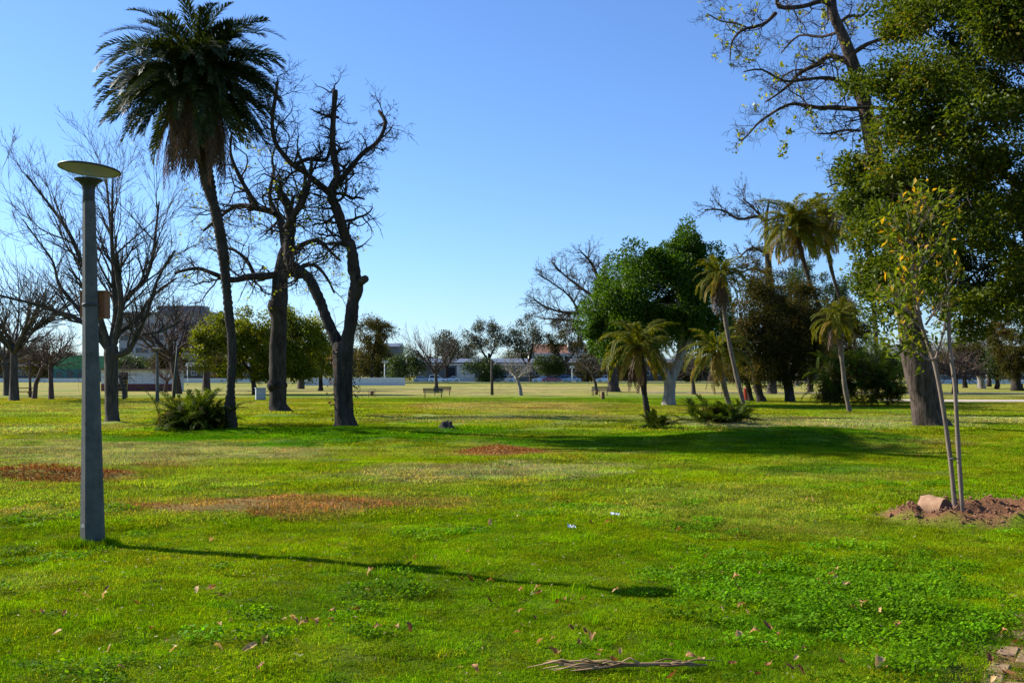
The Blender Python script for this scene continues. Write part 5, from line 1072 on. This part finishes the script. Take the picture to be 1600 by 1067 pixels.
for k in range(11): part_box('wall_rib', t, (-w / 2 + w * (k + .5) / 11, -.06, H - 0.9), (.16, .14, 1.4), M['wall_grey'])
def orange_house():
    D = 300; x0, x1 = place(826, D), place(912, D); w = x1 - x0; t = thing('orange_roofed_house', 'white upper storey house with orange tiled roof behind the eucalyptus row', 'building', ((x0 + x1) / 2, D, 0)); H = EYE + pxm(586 - 552, D)
    part_box('wall', t, (0, 6, H / 2), (w, 12, H), M['wall_cream'])
    mb = MB(); r = EYE + pxm(586 - 542, D)
    mb.add([(-w/2-.5, -.6, H), (w/2+.5, -.6, H), (w/2-2, 6, r + 1), (-w/2+2, 6, r + 1), (-w/2-.5, 12.6, H), (w/2+.5, 12.6, H)], [[0, 1, 2, 3], [3, 2, 5, 4], [0, 3, 4], [1, 5, 2], [0, 4, 5, 1]]); mb.build('roof', M['roof_orange'], t, False)
    for k in range(6): window(t, -w / 2 + w * (k + .5) / 6, 0, H - 1.5, 1.7, 1.5)
    for k in range(6): window(t, -w / 2 + w * (k + .5) / 6, 0, H - 4.6, 1.7, 1.5)
    part_box('parapet', t, (w * .36, 3, H + 1.6), (4.5, 5, 3.2), M['wall_cream']); part_box('gutter', t, (0, -.66, H - .08), (w + 1, .14, .16), M['trim'])
orange_house()
far_shed('long dark building behind the parked cars and fig', 832, 1290, 285, 566, 'brick_wall', wins=22)
far_shed('pale low building beyond the lawn at the right', 1466, 1540, 230, 566, 'wall_grey', wins=4)
far_shed('long low building at the right edge beyond the lawn', 1548, 1680, 250, 568, 'brick_wall', wins=6)

def cabin():
    D = dist(611); x0, x1 = place(158, D), place(272, D); w = x1 - x0; t = thing('white_cabin', 'long white cabin with maroon base and dark open doorway', 'building', ((x0 + x1) / 2, D, 0)); H = EYE + pxm(586 - 578, D); hb = 0.75
    dx = place(193, D) - (x0 + x1) / 2; dw = pxm(14, D); dh = H - .25
    for a, b in ((-w / 2, dx - dw / 2), (dx + dw / 2, w / 2)):
        part_box('wall', t, ((a + b) / 2, .1, (H + hb) / 2), (b - a, .2, H - hb), M['wall_white']); part_box('base_band', t, ((a + b) / 2, .09, hb / 2 - .1), (b - a, .24, hb + .2), M['maroon'])
    part_box('lintel', t, (dx, .1, (H + dh) / 2), (dw, .2, H - dh), M['wall_white'])
    part_box('end_wall', t, (-w / 2 + .1, 1.6, H / 2), (.2, 2.8, H), M['wall_white']); part_box('end_wall', t, (w / 2 - .1, 1.6, H / 2), (.2, 2.8, H), M['wall_white']); part_box('back_wall', t, (0, 3.1, H / 2), (w, .2, H), M['wall_white'])
    part_box('roof', t, (0, 1.5, H + .06), (w + .5, 3.9, .12), M['roof_rust'])
    for k in range(4): part_box('panel_joint', t, (w * (-.12 + k * .17), -.03, (H + hb) / 2), (.06, .06, H - hb), M['trim'])
    for k, z in enumerate((.35, .8, 1.1)): part_box('gate_bar', t, (dx, -.05, z), (dw, .05, .05), M['yellow'])
    part_box('gate_post', t, (dx + dw / 2 - .04, -.05, .6), (.06, .06, 1.15), M['yellow'])
    st = thing('door_steps', 'small wooden steps with three treads before the cabin doorway', 'steps', (place(187, dist(622)), dist(622), 0))
    for k in range(3): part_box('tread', st, (0, .1 * k, .18 + .2 * k), (.9, .16, .05), M['slat'])
    for s in (-1, 1): part_box('stringer', st, (s * .42, .15, .32), (.05, .4, .66), M['slat'])
M['yellow'] = surf('yellow_paint', (0.45, 0.28, 0.03), (0.55, 0.36, 0.05), 6, 0.6, 0)
M['slat'] = surf('bench_slat', (0.018, 0.026, 0.02), (0.04, 0.05, 0.04), 6, 0.8, 0.2, 0.004, stretch=(.5, 6, 6))
M['rusty'] = surf('rusty_metal', (0.13, 0.05, 0.02), (0.24, 0.10, 0.045), 8, 0.85, 0.3, 0.004)
M['red'] = surf('red_paint', (0.42, 0.03, 0.018), (0.52, 0.05, 0.03), 8, 0.55, 0.1, 0.003)
M['box_grey'] = surf('cabinet_grey', (0.27, 0.31, 0.32), (0.36, 0.40, 0.41), 4, 0.6, 0.1, 0.004)
cabin()

def panel_wall(name, label, xa, xb, D, h, n, mat='wall_white'):
    x0, x1 = place(xa, D), place(xb, D); w = x1 - x0; t = thing(name, label, 'wall', ((x0 + x1) / 2, D, 0)); pw = w / n
    mb = MB(); b = .03; x, y, z = pw / 2 - .03, .09, h / 2
    V = np.array([(-x, -y + b, -z), (x, -y + b, -z), (x, -y + b, z), (-x, -y + b, z), (-x + b, -y, -z + b), (x - b, -y, -z + b), (x - b, -y, z - b), (-x + b, -y, z - b), (-x, y, -z), (x, y, -z), (x, y, z), (-x, y, z)])
    mb.add(V, np.array([[4, 5, 6, 7], [0, 1, 5, 4], [1, 2, 6, 5], [2, 3, 7, 6], [3, 0, 4, 7], [8, 11, 10, 9], [0, 8, 9, 1], [1, 9, 10, 2], [2, 10, 11, 3], [3, 11, 8, 0]])); me = mb.mesh('panel', M[mat], False)
    for k in range(n): inst('panel', me, t, (-w / 2 + pw * (k + .5), rf.uniform(-.03, .03), h / 2 - .02))
    pb = MB(); pb.box((0, 0, 0), (.14, .24, h + .12)); pm = pb.mesh('post', M[mat], False)
    for k in range(n + 1): inst('post', pm, t, (-w / 2 + pw * k, 0, h / 2))
D = dist(602)
panel_wall('concrete_panel_wall', 'white concrete panel wall beyond the plane trunks', 470, 632, D, EYE - pxm(590 - 586, D), 14)
panel_wall('low_white_wall', 'low white wall along the far left road', -60, 128, 240, 0.9, 16)
panel_wall('low_white_wall', 'low white wall behind the cabin and yellow green tree', 250, 425, 225, 0.95, 14)
panel_wall('low_white_wall', 'low pale wall beyond the lawn at the far right', 1460, 1640, 200, 0.8, 12)

# ------------------------------------------------------------------ parked cars
M['tyre'] = surf('tyre', (0.012, 0.012, 0.012), (0.025, 0.025, 0.025), 12, 0.9, 0)
M['rim'] = surf('rim', (0.35, 0.35, 0.36), (0.5, 0.5, 0.5), 12, 0.35, 0, metallic=0.8)
def paint(n, c):
    m, nt, p = newmat(n); p.inputs['Base Color'].default_value = c4(c); p.inputs['Roughness'].default_value = 0.25; p.inputs['Coat Weight'].default_value = 0.6; return m
M['p_white'] = paint('paint_white', (0.88, 0.88, 0.87)); M['p_red'] = paint('paint_red', (0.32, 0.015, 0.02)); M['p_silver'] = paint('paint_silver', (0.42, 0.46, 0.50)); M['p_blue'] = paint('paint_blue', (0.09, 0.15, 0.24))
M['headlight'] = paint('headlight', (0.75, 0.78, 0.8)); M['taillight'] = paint('taillight', (0.35, 0.02, 0.02))
def car(label, px, D, body, suv=False, flip=False, L=4.3, rz=0.0):
    t = thing('parked_car', label, 'car', (place(px, D), D, 0.03), (math.pi if flip else 0) + rz, 'cars parked along the far road'); h = 1.68 if suv else 1.42; W2 = 0.86; l = L / 2
    low = [(-l, .32), (-l + .06, .62), (-l + .15, .86), (-l + .5, .92), (l - 1.25, .95), (l - .35, .82), (l - .06, .66), (l, .42), (l - .05, .28), (-l + .1, .26)]
    cab = [(-l + .18 if suv else -l + .75, .90), (-l + .42 if suv else -l + 1.25, h - .05), (-l + .9 if suv else -l + 1.7, h), (l - 2.1, h - .02), (l - 1.15, .93)]
    def extr(mb, P, w0, w1f):
        n = len(P); V = []
        for s in (-1, 1):
            for x, z in P: V.append((x, s * w1f(z), z))
        mb.add(V, [list(range(n)), list(range(2 * n - 1, n - 1, -1))] + [[(i + 1) % n, i, n + i, n + (i + 1) % n] for i in range(n)])
    mb = MB(); extr(mb, low, W2, lambda z: W2 - max(0, z - .6) * .12); b = mb.build('body', M[body], t, False)
    mb = MB(); wf = lambda z: W2 - .05 - (z - .9) * .28; extr(mb, cab, W2, wf); c = mb.build('cabin', M[body], t, False)
    def side(x0, x1, x2, x3):
        for s in (-1, 1):
            z0, z1 = .98, h - .12; q = MB(); V = [(x0, s * (wf(z0) + .008), z0), (x1, s * (wf(z0) + .008), z0), (x2, s * (wf(z1) + .008), z1), (x3, s * (wf(z1) + .008), z1)]
            q.add(V, np.array([[0, 1, 2, 3]])); q.build('side_window', M['glass'], c, False)
    xb = cab[0][0]; xf = l - 1.15
    side(xb + .2, xb + (xf - xb) * .45, xb + (xf - xb) * .45, cab[1][0] + .12); side(xb + (xf - xb) * .48, xf - .12, cab[3][0] - .08, xb + (xf - xb) * .48)
    q = MB(); n0 = .025; q.add([(xf + n0 - .06, -W2 + .15, .985), (xf + n0 - .06, W2 - .15, .985), (cab[3][0] + n0 + .06, W2 - .3, h - .07), (cab[3][0] + n0 + .06, -W2 + .3, h - .07)], np.array([[0, 1, 2, 3]])); q.build('windscreen', M['glass'], c, False)
    wm = MB(); wm.lathe([(.12, -.1), (.29, -.1), (.325, -.07), (.325, .07), (.29, .1), (.12, .1)], 18); wm = wm.mesh('tyre', M['tyre']); rm = MB(); rm.lathe([(.0, -.112), (.2, -.112), (.2, .112), (.0, .112)], 14, cap=False); rm = rm.mesh('rim', M['rim'], False)
    for x in (-l + .8, l - .85):
        for s in (-1, 1):
            o = inst('wheel', wm, t, (x, s * (W2 - .09), .325), (math.pi / 2, 0, 0)); inst('rim', rm, o)
    for s in (-1, 1):
        part_box('headlight', t, (l - .12, s * .6, .68), (.22, .3, .13), M['headlight']); part_box('taillight', t, (-l + .1, s * .68, .75), (.12, .2, .2), M['taillight'])
    return t
CD = 232
car('white four wheel drive parked behind the young bare tree', 684, CD, 'p_white', True, False); car('white hatchback parked just right of the white four wheel drive', 706, CD + 3, 'p_white', False, True, 3.9)
car('white wagon parked right of the rounded green bush', 789, CD, 'p_white', True, True, 4.5); car('white sedan parked left of the red car', 846, CD + 1, 'p_white', False, True)
car('dark red car in the row of parked cars', 862, CD - 2, 'p_red', False, False); car('dark blue car parked just behind the silver one', 878, CD + 4, 'p_blue', True, True); car('silver sedan parked at the right of the row', 893, CD, 'p_silver', False, True)
car('white car half hidden behind the right hand bench', 946, CD + 2, 'p_white', True, True); car('silver car parked behind the dense bush left of the warehouse', 661, CD + 2, 'p_silver', False, False)

# ------------------------------------------------------------------ benches, bins, posts, cabinet
M['iron'] = surf('bench_iron', (0.02, 0.024, 0.022), (0.05, 0.055, 0.05), 12, 0.6, 0.1, 0.003)
def bench(label, px, py, rz, L=1.75):
    B = onground(px, py); t = thing('park_bench', label, 'bench', B, rz, 'slatted park benches'); t.scale = (.82, .82, .82)
    sl = MB(); sl.box((0, 0, 0), (L, .085, .035)); sm = sl.mesh('seat_slat', M['slat'], False); bl = MB(); bl.box((0, 0, 0), (L, .03, .09)); bm_ = bl.mesh('back_slat', M['slat'], False)
    for k in range(4): inst('seat_slat', sm, t, (0, -.17 + k * .105, .45))
    for k in range(3): inst('back_slat', bm_, t, (0, .25 + k * .03, .58 + k * .125), (-.2, 0, 0))
    for s in (-1, 1):
        x = s * (L / 2 - .15)
        mb = MB(); mb.tube([(x, -.2, -.02), (x, -.19, .43)], [.026, .024], 6); mb.build('leg', M['iron'], t); mb = MB(); mb.tube([(x, .25, -.02), (x, .2, .43), (x, .345, .88)], [.026, .024, .02], 6); mb.build('leg', M['iron'], t)
        mb = MB(); mb.box((x, .0, .42), (.04, .42, .03)); mb.build('seat_rail', M['iron'], t, False)
bench('green slatted bench in front of the young bare tree', 677, 622, math.pi); bench('slatted bench behind the other one at the young bare tree', 691, 618, 0.0)
bench('dark green bench beside the wooden stump post', 937, 618, math.pi + .15); bench('slatted bench nearest the red bin among the dark trees', 1197, 614, 0.0); bench('slatted bench between the dark trees left of the palm thicket', 1221, 613, math.pi)
def bin_(label, px, py):
    B = onground(px, py); t = thing('litter_bin', label, 'bin', B, 0, 'park litter bins'); t.scale = (.68, .68, .68)
    mb = MB(); mb.lathe([(.16, .16), (.2, .4), (.24, .68), (.225, .68), (.18, .4), (.14, .19), (0, .19)], 18, cap=False); mb.build('basket', M['rusty'], t)
    for s in (-1, 1):
        mb = MB(); mb.tube([(s * .33, 0, -.05), (s * .33, 0, .92)], [.028, .028], 6); mb.build('post', M['iron'], t)
    mb = MB(); mb.tube([(-.33, 0, .9), (.33, 0, .9)], [.022, .022], 6); mb.tube([(-.33, 0, .6), (-.23, 0, .6)], [.015, .015], 5); mb.tube([(.33, 0, .6), (.23, 0, .6)], [.015, .015], 5); mb.build('crossbar', M['iron'], t)
bin_('rusty litter bin hung between two posts right of the forked plane', 581, 621); bin_('litter bin beside the right hand dark green bench', 932, 619)
def red_bin():
    B = onground(1167, 626); t = thing('red_bin', 'round red bin beside a thin post at the dark trees', 'bin', B)
    mb = MB(); mb.lathe([(.19, .05), (.21, .1), (.22, .75), (.235, .77), (.235, .8), (.1, .84), (0, .85)], 20, cap=False); mb.build('drum', M['red'], t)
    mb = MB(); mb.lathe([(.2, -.05), (.2, .06)], 16); mb.build('base', M['iron'], t); mb = MB(); mb.tube([(-.3, 0, -.1), (-.3, 0, 1.55)], [.035, .03], 6); mb.build('post', M['slat'], t)
red_bin()
def short_post():
    B = onground(942, 624); t = thing('stump_post', 'short rust brown wooden post before the right hand bench', 'post', B); mb = MB(); mb.lathe([(.13, -.1), (.125, .2), (.12, .5)], 12, cap=False); mb.build('stem', M['rusty'], t); mb = MB(); mb.lathe([(.12, .5), (.10, .525), (0, .53)], 12, cap=False); mb.build('cap', M['slat'], t)
short_post()
def cabinet():
    B = onground(407, 625); t = thing('utility_cabinet', 'grey utility cabinet between the palm and the burred plane tree', 'cabinet', B, .35); part_box('case', t, (0, 0, .36), (.62, .5, .82), M['box_grey']); part_box('lid', t, (0, 0, .80), (.70, .58, .06), M['box_grey']); part_box('door', t, (0, -.262, .38), (.50, .03, .62), M['box_grey']); part_box('plinth', t, (0, 0, .0), (.68, .56, .1), M['concrete'])
cabinet()
lamp(onground(246, 628), 'small distant street lamp left of the palm bush', 3.3)
def pole(name, label, px, py, ptop, w, lean=0.0, mat='slat', arm=None):
    B = onground(px, py); D = B.y; h = EYE + pxm(586 - ptop, D) - B.z; r = w / 2 / FPX * D; t = thing(name, label, 'pole', B)
    mb = MB(); mb.tube([(0, 0, -.2), (lean * .35, 0, h * .35), (lean, 0, h)], [r * 1.15, r, r * .7], 8); mb.build('stem', M[mat], t)
    if arm:
        mb = MB()
        for k in range(arm): mb.box((lean + (k - (arm - 1) / 2) * .55, -.1, h + .12), (.34, .25, .38))
        mb.build('lamp_head', M['trim'], t, False); mb = MB(); mb.box((lean, 0, h - .05), (arm * .6, .1, .1)); mb.build('crossarm', M[mat], t, False)
    else:
        mb = MB(); mb.lathe([(r * .75, h - .05), (r * .8, h), (r * .4, h + .06), (0, h + .07)], 8, (lean, 0, 0), False); mb.build('cap', M[mat], t)
pole('wooden_pole', 'leaning wooden pole right of the distant street lamp', 271, 622, 540, 4.5, 0.3); pole('wooden_pole', 'thick weathered post standing alone on the open lawn', 769, 617, 563, 4.4, -0.05, 'bark_grey')
pole('floodlight_pole', 'thin floodlight pole behind the white wall', 601, 598, 566, 1.6, 0, 'trim', 3); pole('floodlight_pole', 'thin pale light pole right of the dark umbrella eucalyptus', 894, 598, 574, 1.3, 0, 'trim', 2); pole('floodlight_pole', 'thin lamp pole behind the cabin end', 293, 602, 570, 1.4, 0, 'trim', 1)
def picnic():
    B = onground(36, 621); t = thing('picnic_table', 'small wooden picnic table under the bare trees at left', 'table', B, .2); part_box('table_top', t, (0, 0, .70), (1.5, .7, .06), M['rusty'])
    for s in (-1, 1): part_box('seat', t, (0, s * .62, .43), (1.5, .25, .05), M['rusty']); part_box('leg', t, (s * .5, 0, .33), (.1, 1.2, .1), M['rusty']); part_box('leg', t, (s * .5, .2 * s, .33), (.09, .09, .7), M['rusty'])
picnic()

# ------------------------------------------------------------------ things on the lawn
def stump():
    B = onground(697, 669); t = thing('tree_stump', 'low broken grey tree stump on the open lawn', 'stump', B); r = np.random.default_rng(3); mb = MB(); k = 14; pr = [(.36, -.1), (.27, .03), (.19, .10), (.16, .17), (.10, .19), (0, .15)]
    mb.lathe(pr, k, cap=False); mb.V[0] += r.normal(0, .03, mb.V[0].shape); mb.build('wood', M['bark_grey'], t)
stump()
def log():
    x, y = gxy(1460, 812); B = Vector((x, y, gz1(x, y))); t = thing('cut_log', 'short sawn log lying in the soil ring by the sapling', 'log', B + Vector((0, 0.0, .075)), 0)
    M['log_bark'] = surf('log_bark', (0.24, 0.125, 0.06), (0.40, 0.24, 0.135), 12, .9, .4, .006); M['log_end'] = surf('log_end', (0.07, 0.035, 0.02), (0.14, 0.075, 0.045), 20, .9, .4, .004)
    ax = Vector((0.50, -0.86, -0.08)).normalized(); mb = MB(); P = [tuple(ax * (s * .15)) for s in (-1, -.5, 0, .5, 1)]; mb.tube(P, [.108, .122, .116, .123, .116], 18, False); mb.V[0] += np.random.default_rng(2).normal(0, .004, mb.V[0].shape); mb.build('bark_side', M['log_bark'], t)
    for s in (-1, 1):
        mb = MB(); mb.tube([tuple(ax * (s * .149)), tuple(ax * (s * .1505))], [.115, .111], 18); mb.build('cut_end', M['log_end'], t)
log()
# clods of soil round the sapling
def clods():
    r = np.random.default_rng(15); mb = MB(); n = 1600
    ico = np.array([(0, 0, 1), (.94, 0, .2), (.3, .9, .2), (-.75, .55, .2), (-.75, -.55, .2), (.3, -.9, .2), (0, 0, -.8)]); F = [[0, 1, 2], [0, 2, 3], [0, 3, 4], [0, 4, 5], [0, 5, 1], [6, 2, 1], [6, 3, 2], [6, 4, 3], [6, 5, 4], [6, 1, 5]]
    for i in range(n):
        a = r.uniform(0, 6.28); q = abs(r.normal(0.78, .22)); x = SAP[0] + .42 + math.cos(a) * q * 1.16; y = SAP[1] + .1 + math.sin(a) * q * .66; s = r.gamma(1.6, .005) + .003
        mb.add(ico * s * r.uniform(.6, 1.3, 3) + r.normal(0, s * .15, (7, 3)) + np.array([x, y, gz1(x, y) + s * .2]), np.array(F))
    o = mb.build('soil_clods', surf('soil_clod', (0.13, 0.055, 0.026), (0.28, 0.135, 0.07), 20, 1, .5, .01), None, False); tag(o, 'crumbled reddish brown soil clods ringing the young sapling', 'soil', kind='stuff')
clods()
M['chip'] = leafmat('wood_chip', (0.17, 0.058, 0.012), (0.46, 0.20, 0.05), (0.5, 0.30, 0.12), 0.15, 0.95, 0.9, tcol=(1.2, 1, .6), spec=0.03)
def chips(label, px, py, rx, ry, n, h, seed, sz=.06):
    cx, cy, ax, ay = blob(px, py, rx, ry); r = np.random.default_rng(seed); q = np.sqrt(r.random(n)) * r.uniform(.7, 1.15, n); a = r.uniform(0, 6.28, n); x = cx + np.cos(a) * q * ax; y = cy + np.sin(a) * q * ay
    z = gz(x, y) + r.random(n) * h * np.clip(1.1 - q, 0, 1) + .01; mb = MB(); leaves(mb, np.c_[x, y, z], sz, sz * .4, r, 1.0, fold=.1)
    tag(mb.build('wood_chips', M['chip'], None, False), label, 'wood chips', kind='stuff')
chips('reddish bark chip strip at the left edge behind the lamp', 85, 743, 120, 9, 3800, .12, 16); chips('round patch of brown wood chips on the mid lawn', 782, 702, 66, 6, 2600, .12, 17); chips('small orange chip patch on the grassy bank', 1232, 677, 22, 3.4, 700, .08, 18)
chips('dry brown chip scatter on the worn strip of lawn', 420, 788, 210, 12, 1500, .0, 19, .035)
# dry needles and straw scattered over the near lawn
def straw():
    x, y, r = field(4.9, 17, .12, 1.0, 400); k = r.random(len(x)) < .34 * np.clip(fbm(x, y, 88) * 1.6 - .2, .1, 1); x, y = x[k], y[k]; n = len(x); a = r.uniform(0, 6.28, n); mb = MB()
    leaves(mb, np.c_[x, y, gz(x, y) + .035], .045, .009, r, 1.5, dirs=np.c_[np.cos(a), np.sin(a), r.normal(0, .1, n)] * 3, fold=.05)
    tag(mb.build('dry_straw', leafmat('straw', (.10, .05, .02), (.42, .30, .14), (.5, .42, .25), .2, .8, .85), None, False), 'scattered bits of dry straw and leaf crumbs on the near lawn', 'straw', kind='stuff')
straw()
M['dry_leaf'] = leafmat('dry_leaf', (0.20, 0.075, 0.018), (0.46, 0.23, 0.075), (0.58, 0.36, 0.15), 0.25, 0.7, 0.8, tcol=(1.2, 1, .7))
def dead_leaf_mesh(seed):
    r = np.random.default_rng(seed); L, Wd = .115 * r.uniform(.8, 1.2), .06 * r.uniform(.7, 1.2); P = []; k = 7
    for i in range(k):
        u = i / (k - 1); w = Wd * math.sin(math.pi * min(1, u * .92 + .06)) * (1 + .25 * (i % 2)); z = .035 * math.sin(u * 3.0 + seed) + r.normal(0, .004)
        P += [(-L / 2 + L * u, -w / 2, z + abs(w) * .45 * r.uniform(.3, 1.2)), (-L / 2 + L * u, 0, z), (-L / 2 + L * u, w / 2, z + abs(w) * .45 * r.uniform(.3, 1.2))]
    F = [[i * 3 + j, i * 3 + j + 3, i * 3 + j + 4, i * 3 + j + 1] for i in range(k - 1) for j in range(2)]; mb = MB(); mb.add(P, np.array(F), np.full(len(P), r.random())); return mb.mesh('fallen_leaf', M['dry_leaf'])
dl = [dead_leaf_mesh(i) for i in range(7)]; rl = random.Random(55)
spots = [(475, 990), (490, 988), (460, 985), (883, 944), (1305, 908), (1350, 955), (1200, 1050), (1080, 1040), (640, 885), (735, 908), (720, 912), (580, 905), (135, 938), (100, 965), (270, 1037), (390, 1032), (1160, 960), (1180, 1000), (1375, 962), (1400, 985), (1220, 920), (1300, 905), (960, 1040), (925, 1010), (905, 1015), (870, 1030), (1570, 990), (1370, 1055), (1200, 745), (1435, 715), (1060, 830), (950, 822), (765, 818), (840, 930), (620, 1000), (1125, 880), (1270, 790), (1375, 808), (330, 925), (815, 962), (555, 958), (1150, 905)]
for i in range(170):
    if i < len(spots): px, py = spots[i]
    else:
        while True:
            px, py = (rl.uniform(0, 1600), 1067 - 400 * rl.random() ** 1.7) if rl.random() < .45 else (lambda s_: (s_[0] + rl.gauss(0, 26), s_[1] + rl.gauss(0, 9)))(rl.choice(spots))
            x, y = gxy(px, py)
            if y < 22: break
    x, y = gxy(px, py); o = inst('fallen_leaf', rl.choice(dl), None, (x, y, gz1(x, y) + .045), (rl.uniform(-.5, .5), rl.uniform(-.5, .5), rl.uniform(0, 6.28)), rl.uniform(.25, .6) if i >= len(spots) else rl.uniform(.45, .8))
    tag(o, 'dry curled brown leaf fallen on the near lawn', 'leaf', 'fallen leaves scattered on the lawn')
M['paper'] = surf('white_paper', (0.72, 0.73, 0.74), (0.82, 0.82, 0.82), 20, .8, .3, .004)
def litter(label, px, py, s, seed):
    B = onground(px, py); r = np.random.default_rng(seed); g = 6; mb = MB(); P = [((i / (g - 1) - .5) * s * 1.5, (j / (g - 1) - .5) * s, .03 + abs(r.normal(0, .022))) for i in range(g) for j in range(g)]
    mb.add(np.array(P) + r.normal(0, s * .05, (g * g, 3)) * np.array([1, 1, .3]), np.array([[i * g + j, (i + 1) * g + j, (i + 1) * g + j + 1, i * g + j + 1] for i in range(g - 1) for j in range(g - 1)])); tag(mb.build('paper_scrap', M['paper'], None, False, B + Vector((0, 0, .02))), label, 'litter')
litter('crumpled white paper scrap, the brighter and farther one on the lawn', 961, 808, .07, 5); litter('flat torn white paper scrap, the nearer one on the lawn', 893, 834, .055, 6); litter('tiny pale paper scrap near the right grassy bank', 1186, 677, .2, 7)
def fallen_frond():
    B = onground(1000, 1052); t = thing('fallen_frond', 'dry brown palm frond lying on the grass at the bottom edge', 'frond', B + Vector((0, 0, .005)), .04); r = np.random.default_rng(12); mb = MB(); mb.tube([(-.36, -.01, .015), (-.1, .01, .03), (.15, .0, .035), (.38, .02, .02)], [.014, .013, .011, .005], 6, True, 0.5); mb.build('rachis', M['frond_dead_pale'], t)
    for i in range(28):
        x = -.34 + .02 * i + r.normal(0, .012); s = 1 if i % 2 else -1; a = r.uniform(.03, .3) * s + math.pi * (i < 19); l = r.uniform(.14, .32); mb = MB(); c, q = math.cos(a), math.sin(a)
        mb.tube([(x, 0, .03), (x + c * l * .5, q * l * .5, .045 + r.normal(0, .01)), (x + c * l, q * l, .03 + r.normal(0, .012))], [.004, .0055, .0015], 4, True, r.random()); mb.build('leaflet', M['frond_dead_pale'], t)
M['frond_dead_pale'] = leafmat('frond_dead_pale', (0.16, 0.08, 0.03), (0.40, 0.26, 0.13), None, .1, .75, tcol=(1, 1, 1))
fallen_frond()

# ------------------------------------------------------------------ far hills
def hills():
    r = np.random.default_rng(4); n = 90; xs = np.linspace(-2600, 3000, n); h = 12 + 40 * fbm(xs / 700 + 3, xs * 0, 5, 4) + 60 * np.exp(-((xs - 1300) / 550) ** 2); V = []
    for k, (y, f) in enumerate(((2300, 0), (2600, .55), (3000, 1.0), (3400, .6))): V += [(x, y + 60 * vnoise(np.array([x / 90]), np.array([k * 3.3]), 2)[0], -3 + hh * f * (.9 + .2 * r.random())) for x, hh in zip(xs, h)]
    F = [[k * n + i, k * n + i + 1, (k + 1) * n + i + 1, (k + 1) * n + i] for k in range(3) for i in range(n - 1)]; mb = MB(); mb.add(V, np.array(F)); tag(mb.build('hills', surf('hill_scrub', (.06, .075, .05), (.12, .125, .09), .01, 1, .2, 2)), kind='structure')
hills()
